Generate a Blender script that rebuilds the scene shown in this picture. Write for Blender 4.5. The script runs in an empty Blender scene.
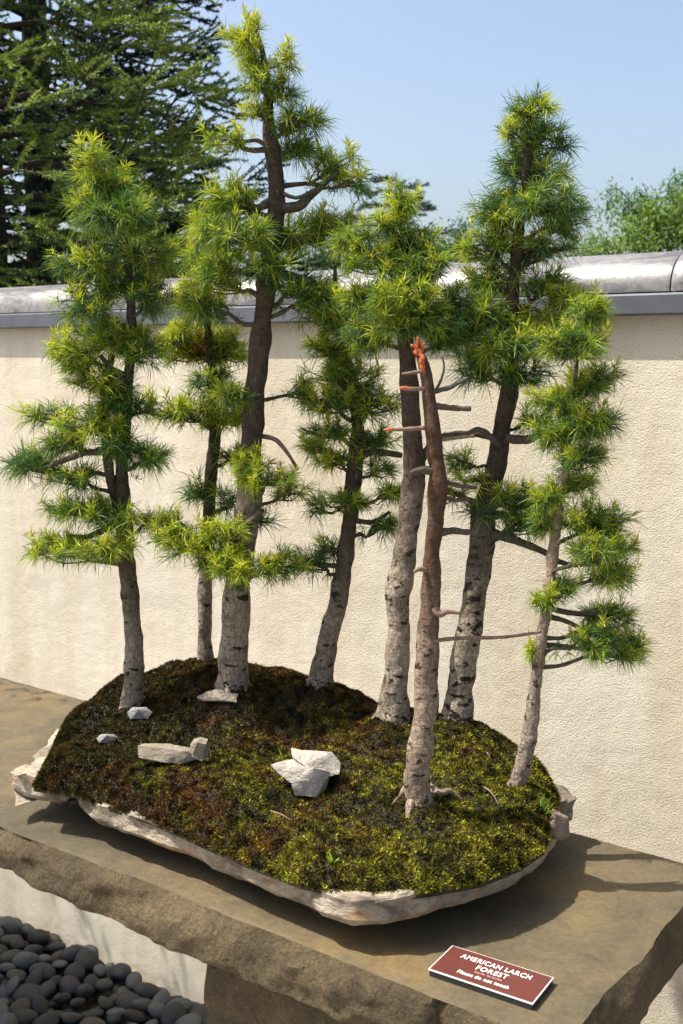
import bpy, bmesh, math, random
import numpy as np
from mathutils import noise, Vector

# ------------------------------------------------------------------ basics
S = 0.85                      # eye height above the bench slab (m)
SLAB_Z = 0.90
GZ = -0.10                   # ground level behind and below the bench
CAM_Z = SLAB_Z + S
F_PX = 1107.0
PITCH = math.atan(159 / 1107.0)
YAW = math.radians(36)
CAM = np.array([0, 0, CAM_Z])
HEAD = np.array([-math.sin(YAW), math.cos(YAW), 0.0])
RIGHT = np.array([math.cos(YAW), math.sin(YAW), 0.0])
UPW = np.array([0, 0, 1.0])
FWD = math.cos(PITCH) * HEAD - math.sin(PITCH) * UPW
UPC = math.sin(PITCH) * HEAD + math.cos(PITCH) * UPW
SUN_EL = math.radians(60.5)
SUN_H = np.array([0.808, 0.589])      # horizontal travel direction of the light

rng = np.random.default_rng(11)
random.seed(5)
scene = bpy.context.scene
col = scene.collection


def ray(u, v):
    return FWD + RIGHT * (u - 341.5) / F_PX - UPC * (v - 512) / F_PX


def at_dist(u, v, d):                 # survey point at horizontal distance d along the view heading
    r = ray(u, v)
    return CAM + r * (d / r.dot(HEAD))


def on_drop(u, v, drop):              # survey point on a level plane, drop*S below the eye
    r = ray(u, v)
    return CAM + r * (-drop * S / r[2])


def on_wall(u, v, Y):
    r = ray(u, v)
    return CAM + r * (Y / r[1])


# ------------------------------------------------------------------ scene object helpers
def link(o, parent=None):
    col.objects.link(o)
    if parent is not None:
        o.parent = parent
    return o


def tag(o, label=None, cat=None, group=None, kind=None):
    if label: o['label'] = label
    if cat: o['category'] = cat
    if group: o['group'] = group
    if kind: o['kind'] = kind
    return o


def empty(name, loc, label, cat, group=None):
    o = bpy.data.objects.new(name, None)
    o.location = Vector([float(q) for q in loc])
    o.empty_display_size = 0.05
    link(o)
    return tag(o, label, cat, group)


def mesh_np(name, V, Ftri, mats, parent=None, loc=(0, 0, 0), colors=None, smooth=False, midx=None):
    """V (n,3) in world coordinates, Ftri (m,3) or (m,4); stored relative to loc."""
    V = np.asarray(V, dtype=np.float64) - np.asarray(loc, dtype=np.float64)
    me = bpy.data.meshes.new(name)
    Ftri = np.asarray(Ftri, dtype=np.int32)
    k = Ftri.shape[1]
    me.vertices.add(len(V))
    me.vertices.foreach_set('co', V.astype(np.float32).ravel())
    me.loops.add(Ftri.size)
    me.loops.foreach_set('vertex_index', Ftri.ravel())
    me.polygons.add(len(Ftri))
    me.polygons.foreach_set('loop_start', np.arange(0, Ftri.size, k, dtype=np.int32))
    me.polygons.foreach_set('use_smooth', np.full(len(Ftri), bool(smooth)))
    if midx is not None:
        me.polygons.foreach_set('material_index', np.asarray(midx, dtype=np.int32))
    if not isinstance(mats, (list, tuple)): mats = [mats]
    for m in mats: me.materials.append(m)
    if colors is not None:
        a = me.color_attributes.new('Col', 'FLOAT_COLOR', 'POINT')
        c = np.ones((len(V), 4), dtype=np.float32); c[:, :3] = colors
        a.data.foreach_set('color', c.ravel())
    me.update(calc_edges=True)
    me.validate()
    o = bpy.data.objects.new(name, me)
    link(o, parent)
    if parent is None:
        o.location = Vector([float(q) for q in loc])
    return o


def child(name, V, F, mats, parent, **kw):
    return mesh_np(name, V, F, mats, parent=parent, loc=tuple(parent.location), **kw)


def vnoise(P, scale, seed=0.0, oct=2):
    out = np.empty(len(P))
    for i, p in enumerate(P):
        v = Vector((p[0] * scale + seed, p[1] * scale + seed * .37, p[2] * scale - seed))
        out[i] = noise.fractal(v, 1.0, 2.0, oct) if oct > 1 else noise.noise(v)
    return out


# ------------------------------------------------------------------ materials
def new_mat(name):
    m = bpy.data.materials.new(name); m.use_nodes = True
    nt = m.node_tree
    b = nt.nodes['Principled BSDF']
    return m, nt, b


def N(nt, t, **kw):
    n = nt.nodes.new(t)
    for k, v in kw.items():
        if k.startswith('_'): n.inputs[k[1:].replace('_', ' ')].default_value = v
        else: setattr(n, k, v)
    return n


def coords(nt, scale=(1, 1, 1)):
    tc = N(nt, 'ShaderNodeTexCoord'); mp = N(nt, 'ShaderNodeMapping')
    mp.inputs['Scale'].default_value = scale
    nt.links.new(tc.outputs['Object'], mp.inputs['Vector'])
    return mp.outputs['Vector']


def nz(nt, vec, scale, detail=4, rough=.55, dist=0):
    n = N(nt, 'ShaderNodeTexNoise')
    n.inputs['Scale'].default_value = scale; n.inputs['Detail'].default_value = detail
    n.inputs['Roughness'].default_value = rough; n.inputs['Distortion'].default_value = dist
    nt.links.new(vec, n.inputs['Vector'])
    return n.outputs['Fac']


def ramp(nt, fac, stops):
    r = N(nt, 'ShaderNodeValToRGB')
    e = r.color_ramp.elements
    while len(e) < len(stops): e.new(0.5)
    for el, (p, c) in zip(e, stops):
        el.position = p
        el.color = (*c, 1) if len(c) == 3 else c
    nt.links.new(fac, r.inputs['Fac'])
    return r.outputs['Color']


def mixc(nt, fac, a, b, mode='MIX'):
    m = N(nt, 'ShaderNodeMix', data_type='RGBA', blend_type=mode)
    for sock, v in ((m.inputs[0], fac), (m.inputs[6], a), (m.inputs[7], b)):
        if isinstance(v, (int, float)): sock.default_value = v
        elif isinstance(v, tuple): sock.default_value = (*v, 1)
        else: nt.links.new(v, sock)
    return m.outputs[2]


def bump(nt, b, h, strength, dist, prev=None):
    n = N(nt, 'ShaderNodeBump')
    n.inputs['Strength'].default_value = strength; n.inputs['Distance'].default_value = dist
    nt.links.new(h, n.inputs['Height'])
    if prev is not None: nt.links.new(prev, n.inputs['Normal'])
    nt.links.new(n.outputs['Normal'], b.inputs['Normal'])
    return n.outputs['Normal']


def g(v):
    return (v, v, v)


def mat_stucco():
    m, nt, b = new_mat('stucco'); v = coords(nt)
    c = ramp(nt, nz(nt, v, 2.3, 5, .6), [(.3, (.535, .495, .41)), (.7, (.585, .545, .455))])
    st = ramp(nt, nz(nt, coords(nt, (5, 5, .8)), 1.2, 6, .65), [(.38, (.90, .86, .80)), (.55, g(1))])
    c = mixc(nt, 1.0, c, st, 'MULTIPLY')
    b.inputs['Roughness'].default_value = .95
    pit = nz(nt, v, 260, 3, .65, .0)
    cp = ramp(nt, pit, [(.34, (.62, .59, .54)), (.47, g(1))])
    c = mixc(nt, .75, c, cp, 'MULTIPLY')
    nt.links.new(c, b.inputs['Base Color'])
    n1 = bump(nt, b, pit, .55, .005)
    bump(nt, b, nz(nt, v, 12, 3), .25, .02, n1)
    return m


def mat_slab(rough=False):
    m, nt, b = new_mat('sandstone_rough' if rough else 'sandstone'); v = coords(nt)
    if rough:
        c = ramp(nt, nz(nt, v, 7, 8, .7), [(.3, (.035, .027, .015)), (.48, (.085, .063, .033)), (.72, (.16, .118, .064))])
        sp = ramp(nt, nz(nt, v, 190, 3, .6), [(.35, g(.6)), (.6, g(1.1))])
    else:
        c = ramp(nt, nz(nt, v, 3.2, 8, .62, .4), [(.3, (.044, .038, .025)), (.46, (.078, .064, .038)), (.58, (.105, .080, .043)), (.72, (.15, .098, .034))])
        sp = mixc(nt, 1.0, ramp(nt, nz(nt, v, 110, 4, .65), [(.35, g(.78)), (.6, g(1.08))]), ramp(nt, nz(nt, v, 18, 6, .7, .6), [(.36, g(.74)), (.55, g(1.05))]), 'MULTIPLY')
    c = mixc(nt, .8, c, sp, 'MULTIPLY')
    nt.links.new(c, b.inputs['Base Color'])
    b.inputs['Roughness'].default_value = .9 if rough else .72; b.inputs['Specular IOR Level'].default_value = .3
    n1 = bump(nt, b, nz(nt, v, 70 if rough else 90, 6, .7), 1.0 if rough else .25, .014 if rough else .003)
    bump(nt, b, nz(nt, v, 14, 5, .6), .5 if rough else .15, .03 if rough else .01, n1)
    return m


def mat_tray():
    m, nt, b = new_mat('flagstone'); v = coords(nt)
    c = ramp(nt, nz(nt, coords(nt, (1, 1, 2.2)), 9, 8, .68, .6),
             [(.28, (.07, .055, .04)), (.42, (.18, .14, .10)), (.5, (.30, .26, .20)), (.56, (.34, .285, .205)), (.62, (.33, .19, .09)), (.72, (.20, .21, .23))])
    sp = ramp(nt, nz(nt, v, 60, 5, .7), [(.3, g(.6)), (.6, g(1.06))])
    c = mixc(nt, .85, c, sp, 'MULTIPLY')
    nt.links.new(c, b.inputs['Base Color'])
    b.inputs['Roughness'].default_value = .8
    n1 = bump(nt, b, nz(nt, coords(nt, (1, 1, 2.6)), 55, 7, .7), .8, .008)
    bump(nt, b, nz(nt, coords(nt, (1, 1, 3)), 16, 4, .6), .6, .02, n1)
    return m


def mat_rock(name, a, bcol, ccol):
    m, nt, b = new_mat(name); v = coords(nt)
    c = ramp(nt, nz(nt, v, 28, 8, .7, .6), [(.28, ccol), (.45, bcol), (.62, a)])
    nt.links.new(c, b.inputs['Base Color'])
    b.inputs['Roughness'].default_value = .75
    n1 = bump(nt, b, nz(nt, coords(nt, (1, 1, 2.5)), 45, 7, .7), 1.0, .008); bump(nt, b, nz(nt, v, 160, 4, .7), .7, .003, n1)
    return m


def mat_bark(name, light, mid, dark, top=None, ztop=.3, kt=.575):
    m, nt, b = new_mat(name)
    v = coords(nt, (1, 1, 1)); vs = coords(nt, (1, 1, 1.7))
    c = ramp(nt, nz(nt, v, 22, 6, .65, .4), [(.3, mid), (.58, light)])
    kn = nz(nt, vs, 42, 3, .6, .3)
    c = mixc(nt, ramp(nt, kn, [(kt, g(0)), (kt + .05, g(1))]), c, dark)
    rings = nz(nt, coords(nt, (1, 1, 4)), 55, 4, .65, 1.2)
    c = mixc(nt, .55, c, ramp(nt, rings, [(.33, g(.5)), (.45, g(1))]), 'MULTIPLY')
    fine = nz(nt, v, 260, 3, .7)
    c = mixc(nt, .6, c, ramp(nt, fine, [(.35, g(.55)), (.6, g(1.1))]), 'MULTIPLY')
    vo = N(nt, 'ShaderNodeTexVoronoi', feature='DISTANCE_TO_EDGE'); vo.inputs['Scale'].default_value = 85
    vm = N(nt, 'ShaderNodeVectorMath', operation='ADD'); nt.links.new(coords(nt, (1, 1, .5)), vm.inputs[0])
    nn_ = N(nt, 'ShaderNodeTexNoise'); nn_.inputs['Scale'].default_value = 40; nt.links.new(v, nn_.inputs['Vector'])
    vs_ = N(nt, 'ShaderNodeVectorMath', operation='SCALE'); nt.links.new(nn_.outputs['Color'], vs_.inputs[0]); vs_.inputs['Scale'].default_value = .02
    nt.links.new(vs_.outputs[0], vm.inputs[1]); nt.links.new(vm.outputs[0], vo.inputs['Vector'])
    crack = vo.outputs['Distance']
    c = mixc(nt, .6, c, ramp(nt, crack, [(.0, g(.35)), (.12, g(1))]), 'MULTIPLY')
    if top:
        tc = N(nt, 'ShaderNodeTexCoord'); sx = N(nt, 'ShaderNodeSeparateXYZ'); nt.links.new(tc.outputs['Object'], sx.inputs[0])
        ad = N(nt, 'ShaderNodeMath', operation='MULTIPLY_ADD'); nt.links.new(nz(nt, v, 12, 4), ad.inputs[0]); ad.inputs[1].default_value = .25
        nt.links.new(sx.outputs['Z'], ad.inputs[2])
        mr = N(nt, 'ShaderNodeMapRange'); nt.links.new(ad.outputs[0], mr.inputs[0])
        mr.inputs[1].default_value = ztop + .08; mr.inputs[2].default_value = ztop + .28
        c = mixc(nt, mr.outputs[0], c, mixc(nt, ramp(nt, nz(nt, v, 60, 5, .7), [(.35, g(0)), (.65, g(1))]), top, tuple(q * 2.1 for q in top)))
    nt.links.new(c, b.inputs['Base Color'])
    b.inputs['Roughness'].default_value = .9; b.inputs['Specular IOR Level'].default_value = .15
    n1 = bump(nt, b, rings, .8, .004)
    n1 = bump(nt, b, crack, .7, .006, n1)
    bump(nt, b, nz(nt, v, 120, 5, .7), 1.0, .007, n1)
    return m


def mat_leaf(name, trans=.35, rough=.5, spec=.3):
    m, nt, b = new_mat(name)
    at = N(nt, 'ShaderNodeAttribute', attribute_name='Col')
    nt.links.new(at.outputs['Color'], b.inputs['Base Color'])
    b.inputs['Roughness'].default_value = rough
    b.inputs['Specular IOR Level'].default_value = spec
    if trans > 0:
        t = N(nt, 'ShaderNodeBsdfTranslucent'); mx = N(nt, 'ShaderNodeMixShader'); mx.inputs[0].default_value = trans
        yc = mixc(nt, 1.0, at.outputs['Color'], (1.25, 1.15, .5), 'MULTIPLY')
        nt.links.new(yc, t.inputs['Color'])
        nt.links.new(b.outputs[0], mx.inputs[1]); nt.links.new(t.outputs[0], mx.inputs[2])
        nt.links.new(mx.outputs[0], nt.nodes['Material Output'].inputs['Surface'])
    return m


def mat_plain(name, c, rough=.6, metal=0, ns=None, amt=.25, bmp=0):
    m, nt, b = new_mat(name)
    b.inputs['Roughness'].default_value = rough; b.inputs['Metallic'].default_value = metal
    if ns:
        v = coords(nt)
        f = nz(nt, v, ns, 6, .65)
        cc = ramp(nt, f, [(.3, tuple(q * (1 - amt) for q in c)), (.7, tuple(q * (1 + amt) for q in c))])
        nt.links.new(cc, b.inputs['Base Color'])
        if bmp: bump(nt, b, f, .6, bmp)
    else:
        b.inputs['Base Color'].default_value = (*c, 1)
    return m


def mat_cap():
    m, nt, b = new_mat('weathered_cap_tile'); v = coords(nt, (1, 3, 3))
    f = nz(nt, v, 4.5, 9, .7, .5)
    c = ramp(nt, f, [(.30, (.05, .05, .06)), (.42, (.10, .10, .11)), (.52, (.20, .197, .195)), (.72, (.27, .262, .25))])
    sp = ramp(nt, nz(nt, coords(nt), 80, 4, .7), [(.3, g(.6)), (.55, g(1.05))])
    nt.links.new(mixc(nt, .8, c, sp, 'MULTIPLY'), b.inputs['Base Color'])
    b.inputs['Metallic'].default_value = .3
    rr = ramp(nt, f, [(.35, g(.7)), (.6, g(.36))])
    nt.links.new(rr, b.inputs['Roughness'])
    bump(nt, b, nz(nt, coords(nt), 60, 5, .7), .25, .003)
    return m


M_STUCCO = mat_stucco()
M_SLAB = mat_slab(); M_SLABR = mat_slab(True)
M_TRAY = mat_tray()
M_CAP = mat_cap()
M_FASCIA = mat_plain('grey_fascia', (.095, .105, .125), .5, .3, 20, .15)
M_JOINT = mat_plain('dark_joint', (.03, .03, .03), .8)
M_NEEDLE = mat_leaf('larch_needles', .38)
M_SPRUCE = mat_leaf('spruce_needles', .15, .6)
M_LEAF = mat_leaf('tree_leaves', .4, .55)
M_MOSS = mat_leaf('moss_fronds', .12, .9, .06)
M_GRASS = mat_leaf('grass_blades', .4)
M_SOIL = mat_plain('moss_soil', (.022, .019, .010), .95, 0, 40, .5, .004)
BARK = mat_bark('larch_bark', (.42, .35, .27), (.18, .145, .105), (.045, .035, .028), (.05, .037, .027), .30)
BARK2 = mat_bark('larch_bark_dark', (.36, .30, .23), (.15, .12, .088), (.04, .032, .026), (.045, .034, .025), .16)
BARKD = mat_bark('dead_bark', (.38, .30, .225), (.17, .125, .09), (.04, .028, .02), (.060, .034, .022), .24)
M_TWIG = mat_plain('twig_bark', (.062, .046, .034), .85, 0, 120, .45, .002)
M_TWIGL = mat_plain('bare_twig', (.16, .10, .075), .8, 0, 120, .4, .002)
M_ORANGE = mat_plain('orange_sealed_wood', (.36, .085, .02), .85, 0, 220, .75, .004)
M_TRUNKB = mat_plain('background_bark', (.035, .026, .02), .9, 0, 20, .3, .01)

# ------------------------------------------------------------------ geometry generators
def catmull(P, n):
    P = np.asarray(P, float)
    Q = np.vstack([2 * P[0] - P[1], P, 2 * P[-1] - P[-2]])
    out = []
    segs = len(P) - 1
    for s in np.linspace(0, segs - 1e-6, n):
        i = int(s); t = s - i
        a, b, c, d = Q[i], Q[i + 1], Q[i + 2], Q[i + 3]
        out.append(.5 * ((2 * b) + (-a + c) * t + (2 * a - 5 * b + 4 * c - d) * t * t + (-a + 3 * b - 3 * c + d) * t ** 3))
    return np.array(out)


def tube(P, R, segs=10, n=None, wob=0.0, seed=0, cap=True):
    """P (k,3), R (k,), catmull-smoothed when n is given."""
    P = np.asarray(P, float); R = np.asarray(R, float)
    if n:
        PR = catmull(np.column_stack([P, R]), n); P, R = PR[:, :3], np.maximum(PR[:, 3], 1e-4)
    T = np.gradient(P, axis=0); T /= np.linalg.norm(T, axis=1)[:, None] + 1e-12
    ref = np.array([1., 0, 0]) if abs(T[0][0]) < .8 else np.array([0, 1., 0])
    A = np.cross(T, ref); A /= np.linalg.norm(A, axis=1)[:, None] + 1e-12
    B = np.cross(T, A)
    th = np.linspace(0, 2 * math.pi, segs, endpoint=False)
    V = P[:, None, :] + R[:, None, None] * (np.cos(th)[None, :, None] * A[:, None, :] + np.sin(th)[None, :, None] * B[:, None, :])
    if wob:
        flat = V.reshape(-1, 3)
        nn = vnoise(flat, .55 / max(R.max(), 1e-3), seed, 3)
        ctr = np.repeat(P, segs, axis=0)
        flat = ctr + (flat - ctr) * (1 + wob * nn)[:, None]
        V = flat.reshape(V.shape)
    k = len(P)
    V = V.reshape(-1, 3)
    i = np.arange(k - 1)[:, None] * segs; j = np.arange(segs)[None, :]; j2 = (j + 1) % segs
    F = np.stack([i + j, i + j2, i + segs + j2, i + segs + j], -1).reshape(-1, 4)
    if cap:
        c0 = len(V); V = np.vstack([V, P[0], P[-1]])
        jj = np.arange(segs); e = (k - 1) * segs
        F = np.vstack([F, np.stack([np.full(segs, c0), (jj + 1) % segs, jj, jj], -1)[:, [0, 1, 2, 2]],
                       np.stack([np.full(segs, c0 + 1), e + jj, e + (jj + 1) % segs, e + (jj + 1) % segs], -1)])
    return V, F


class MB:
    """gathers pieces of ONE part (quads split into triangles)"""
    def __init__(s): s.V = []; s.F = []; s.C = []; s.n = 0
    def add(s, V, F, c=None):
        F = np.asarray(F)
        if F.shape[1] == 4:
            a = F[:, [0, 1, 2]]; b = F[:, [0, 2, 3]]
            b = b[(b[:, 1] != b[:, 2])]
            a = a[(a[:, 1] != a[:, 2])]
            F = np.vstack([a, b])
        s.V.append(V); s.F.append(F + s.n); s.n += len(V)
        if c is not None:
            c = np.asarray(c); s.C.append(np.tile(c, (len(V), 1)) if c.ndim == 1 else c)
    def arrays(s):
        return np.vstack(s.V), np.vstack(s.F), (np.vstack(s.C) if s.C else None)
    def build(s, name, mats, parent=None, **kw):
        if not s.V: return None
        V, F, C = s.arrays()
        if parent is not None: return child(name, V, F, mats, parent, colors=C, **kw)
        return mesh_np(name, V, F, mats, colors=C, **kw)


def unit(a):
    return a / (np.linalg.norm(a, axis=-1, keepdims=True) + 1e-12)


def blades(O, D, L, W, C, droop=0.15, tipc=None, simple=False):
    """thin tapering blades, bent by droop; returns V, F, C"""
    n = len(O)
    D = unit(D)
    side = unit(np.cross(D, rng.normal(size=(n, 3))))
    L = np.broadcast_to(L, (n,))[:, None]; W = np.broadcast_to(W, (n,))[:, None]
    dn = np.array([0, 0, -1.0]) * np.broadcast_to(droop, (n,))[:, None]
    mid = O + D * L * .55 + dn * L * .25
    tip = O + D * L * .97 + dn * L
    C = np.broadcast_to(C, (n, 3))
    tc = C if tipc is None else np.broadcast_to(tipc, (n, 3))
    if simple:
        V = np.stack([O - side * W * .5, O + side * W * .5, tip], 1).reshape(-1, 3)
        F = np.arange(n * 3).reshape(-1, 3)
        CC = np.stack([C, C, tc], 1).reshape(-1, 3)
        return V, F, CC
    V = np.stack([O - side * W * .35, O + side * W * .35, mid - side * W * .5, mid + side * W * .5, tip], 1).reshape(-1, 3)
    base = (np.arange(n) * 5)[:, None, None]
    F = (base + np.array([[0, 1, 3], [0, 3, 2], [2, 3, 4]])[None]).reshape(-1, 3)
    CC = np.stack([C * .9, C * .9, C, C, tc], 1).reshape(-1, 3)
    return V, F, CC


# ------------------------------------------------------------------ world, sun, camera
w = bpy.data.worlds.new('World'); scene.world = w; w.use_nodes = True
nt = w.node_tree
sky = nt.nodes.new('ShaderNodeTexSky'); sky.sky_type = 'NISHITA'; sky.sun_disc = False
sky.sun_elevation = SUN_EL
sky.sun_rotation = math.atan2(-SUN_H[0], -SUN_H[1])
sky.altitude = 200; sky.air_density = 1.0; sky.dust_density = 5.0; sky.ozone_density = 0.35
nt.links.new(sky.outputs[0], nt.nodes['Background'].inputs[0])
nt.nodes['Background'].inputs[1].default_value = 0.13

sd = bpy.data.lights.new('sun', 'SUN'); sd.energy = 5.0; sd.angle = math.radians(.55); sd.color = (1.0, .94, .83)
so = bpy.data.objects.new('sun', sd); link(so)
ld = Vector((SUN_H[0] * math.cos(SUN_EL), SUN_H[1] * math.cos(SUN_EL), -math.sin(SUN_EL)))
so.rotation_euler = ld.to_track_quat('-Z', 'Y').to_euler(); so.location = (-3, -3, 6)

cd = bpy.data.cameras.new('camera'); co = bpy.data.objects.new('camera', cd); link(co)
co.location = CAM
co.rotation_euler = (math.pi / 2 - PITCH, 0, YAW)
cd.sensor_fit = 'VERTICAL'; cd.sensor_height = 36; cd.lens = 36 * F_PX / 1024
cd.clip_start = .05; cd.clip_end = 500
cd.dof.use_dof = True; cd.dof.focus_distance = 1.98; cd.dof.aperture_fstop = 9
scene.camera = co
scene.view_settings.view_transform = 'Standard'; scene.view_settings.look = 'None'
scene.view_settings.exposure = 0.92; scene.view_settings.gamma = 1

# ------------------------------------------------------------------ ground
WALL_Y = 2.50 * S
gm = mat_plain('dark_gravel_soil', (.07, .062, .052), .95, 0, 60, .5, .01)
V = np.array([[-120, -120, GZ], [120, -120, GZ], [120, 120, GZ], [-120, 120, GZ]])
tag(mesh_np('ground', V, [[0, 1, 2, 3]], gm), kind='structure')

pm_, pnt, pb_ = new_mat('added_bounce_paving')
pvv = coords(pnt)
pnt.links.new(ramp(pnt, nz(pnt, pvv, 3, 8, .65), [(.3, (.30, .27, .22)), (.7, (.42, .38, .32))]), pb_.inputs['Base Color'])
bump(pnt, pb_, nz(pnt, pvv, 60, 5, .7), .5, .005); pb_.inputs['Roughness'].default_value = .9
V = np.array([[-9, -5, GZ + .004], [6, -5, GZ + .004], [6, 1.86 * S, GZ + .004], [-9, 1.86 * S, GZ + .004]])
tag(mesh_np('path', V, [[0, 1, 2, 3]], pm_), kind='structure')  # unseen pale paving, added to bounce light onto the low wall and slab front

# ------------------------------------------------------------------ garden wall
def boxv(x0, x1, y0, y1, z0, z1):
    V = np.array([[x, y, z] for z in (z0, z1) for y in (y0, y1) for x in (x0, x1)], float)
    F = np.array([[0, 2, 3, 1], [4, 5, 7, 6], [0, 1, 5, 4], [2, 6, 7, 3], [0, 4, 6, 2], [1, 3, 7, 5]])
    return V, F

WX0, WX1, WT = -9.0, 4.5, .20
eave = on_wall(341, 321.5, WALL_Y - .03)[2]          # underside of the coping
wall = empty('garden_wall', (-2.0, WALL_Y, GZ), 'long cream stucco garden wall with rounded grey coping behind the bench', 'wall')
mb = MB(); mb.add(*boxv(WX0, WX1, WALL_Y, WALL_Y + WT, GZ - .05, eave + .005)); mb.build('stucco_panel', M_STUCCO, wall)
fz0, fz1 = eave, eave + .042
fy = WALL_Y - .030
mb = MB(); mb.add(*boxv(WX0, WX1, fy, WALL_Y + WT + .03, fz0, fz1))
fa = mb.build('fascia', M_FASCIA, wall)
bv = fa.modifiers.new('bev', 'BEVEL'); bv.width = .004; bv.segments = 2
# rounded coping tiles: joints surveyed near px x=672 and x=68
jx = on_wall(668, 290, fy)[0]; jx2 = on_wall(70, 300, fy)[0]
nseg = 3; tl = (jx - jx2) / nseg
k0 = math.ceil((WX0 - jx) / tl)
k1 = int((WX1 - jx) / tl)
yc = WALL_Y + WT / 2; rr_ = WT / 2 + .022; hh = .086
for k in range(k0, k1):
    x0 = jx + k * tl; x1 = x0 + tl
    xs = [x0 + .002, x0 + .004, x0 + .03, x0 + .034, x0 + .05, x0 + tl * .5, x1 - .010, x1 - .002]
    sc = [.985, 1.0, 1.0, .975, .97, .972, .975, .96]
    th = np.linspace(math.pi, 0, 25)
    V = []
    for x, s in zip(xs, sc):
        for t in th:
            V.append([x, yc + math.cos(t) * rr_ * s, fz1 + .003 + max(0.0, math.sin(t)) ** .8 * hh * s])
    n = len(th); F = []
    for i in range(len(xs) - 1):
        for j in range(n - 1):
            F.append([i * n + j, i * n + j + 1, (i + 1) * n + j + 1, (i + 1) * n + j])
    o = child('coping_tile', np.array(V), F, M_CAP, wall, smooth=True)
# dark mortar bed that closes the joints
mb = MB()
th = np.linspace(math.pi, 0, 17)
V = [[x, yc + math.cos(t) * rr_ * .93, fz1 + .001 + max(0, math.sin(t)) ** .8 * hh * .93] for x in (WX0 + .3, WX1 - .3) for t in th]
F = [[j, j + 1, 17 + j + 1, 17 + j] for j in range(16)]
mb.add(np.array(V), F); mb.build('coping_core', M_JOINT, wall)

# ------------------------------------------------------------------ bench slab
SX0, SX1 = -4.3 * S, -.610 * S
SY0, SY1 = 1.388 * S, 2.075 * S
TH = .080

def lattice_box(x0, x1, y0, y1, z0, z1, nx, ny, nzz):
    bm = bmesh.new()
    xs = np.linspace(x0, x1, nx + 1); ys = np.linspace(y0, y1, ny + 1); zs = np.linspace(z0, z1, nzz + 1)
    cache = {}
    def vv(i, j, k):
        key = (i, j, k)
        if key not in cache: cache[key] = bm.verts.new((xs[i], ys[j], zs[k]))
        return cache[key]
    def q(a, b, c, d): bm.faces.new((a, b, c, d))
    for i in range(nx):
        for j in range(ny):
            q(vv(i, j, nzz), vv(i + 1, j, nzz), vv(i + 1, j + 1, nzz), vv(i, j + 1, nzz))
            q(vv(i, j + 1, 0), vv(i + 1, j + 1, 0), vv(i + 1, j, 0), vv(i, j, 0))
        for k in range(nzz):
            q(vv(i, 0, k), vv(i + 1, 0, k), vv(i + 1, 0, k + 1), vv(i, 0, k + 1))
            q(vv(i, ny, k + 1), vv(i + 1, ny, k + 1), vv(i + 1, ny, k), vv(i, ny, k))
    for j in range(ny):
        for k in range(nzz):
            q(vv(0, j, k + 1), vv(0, j + 1, k + 1), vv(0, j + 1, k), vv(0, j, k))
            q(vv(nx, j, k), vv(nx, j + 1, k), vv(nx, j + 1, k + 1), vv(nx, j, k + 1))
    return bm


bench = empty('stone_bench', ((SX0 + SX1) / 2, (SY0 + SY1) / 2, GZ), 'long brown sandstone slab bench with rough broken front edge under the bonsai tray', 'bench')
bm = lattice_box(SX0, SX1, SY0, SY1, SLAB_Z - TH, SLAB_Z, 420, 60, 14)
XG = on_drop(437, 1000, 1.0)[0]
for v in bm.verts:
    x, y, z = v.co
    dz = SLAB_Z - z                                   # depth below the top
    q = dz / TH
    nA = noise.fractal(Vector((x * 3.1, 3.3, z * 4)), 1, 2, 3)
    nB = noise.fractal(Vector((x * 14, y * 14, z * 17)), 1, 2, 4)
    nC = noise.noise(Vector((x * 45, y * 45, z * 45)))
    ch = max(0.0, noise.noise(Vector((x * 5.5, 7.7, 0))) + .15)      # chips: broken scallops below the arris
    cell = noise.voronoi(Vector((x * 9, z * 12, y * 3)))[0][0]
    wf = max(0.0, 1 - (y - SY0) / .03)
    if wf > 0:
        if q < .001:
            v.co.y += wf * (.004 * nA + .0025 * nB + .012 * ch)
        else:
            # sloping broken zone, then a rough vertical face standing slightly forward
            lim = .25 + .35 * ch
            out = .022 * min(1, q / lim) ** .7
            out += (.018 * nA + .024 * (cell - .25) + .014 * nB * min(1, q * 4)) * (1 - .45 * q) + .004 * nC
            out -= .020 * max(0, (q - .85) / .15)
            if x > XG: out = out * .35 - .002
            if abs(x - XG) < .008: out -= .006
            v.co.y -= wf * out
    we = max(0.0, 1 - (SX1 - x) / .03)
    if we > 0:
        nE = noise.fractal(Vector((1.3, y * 6, z * 9)), 1, 2, 4)
        v.co.x += we * (.010 * nE + .004 * nB + (.012 * min(1, q * 3) if q > .001 else 0))
    wb = max(0.0, 1 - (SY1 - y) / .02)
    if wb > 0: v.co.y += wb * .004 * nB
    if q < .001 and wf < .5 and we < .5:
        v.co.z += .0008 * nA
me = bpy.data.meshes.new('slab')
for f in bm.faces:
    f.smooth = True
    n = f.normal if f.normal.length else Vector((0, 0, 1))
    f.material_index = 0
bm.normal_update()
for f in bm.faces:
    f.material_index = 0 if all(v.co.z > SLAB_Z - .0035 for v in f.verts) else 1
    f.smooth = f.normal.z > .8 or True
for v in bm.verts: v.co -= Vector(bench.location)
bm.to_mesh(me); bm.free()
me.materials.append(M_SLAB); me.materials.append(M_SLABR)
me.set_sharp_from_angle(angle=math.radians(38))
link(bpy.data.objects.new('slab', me), bench)

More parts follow.
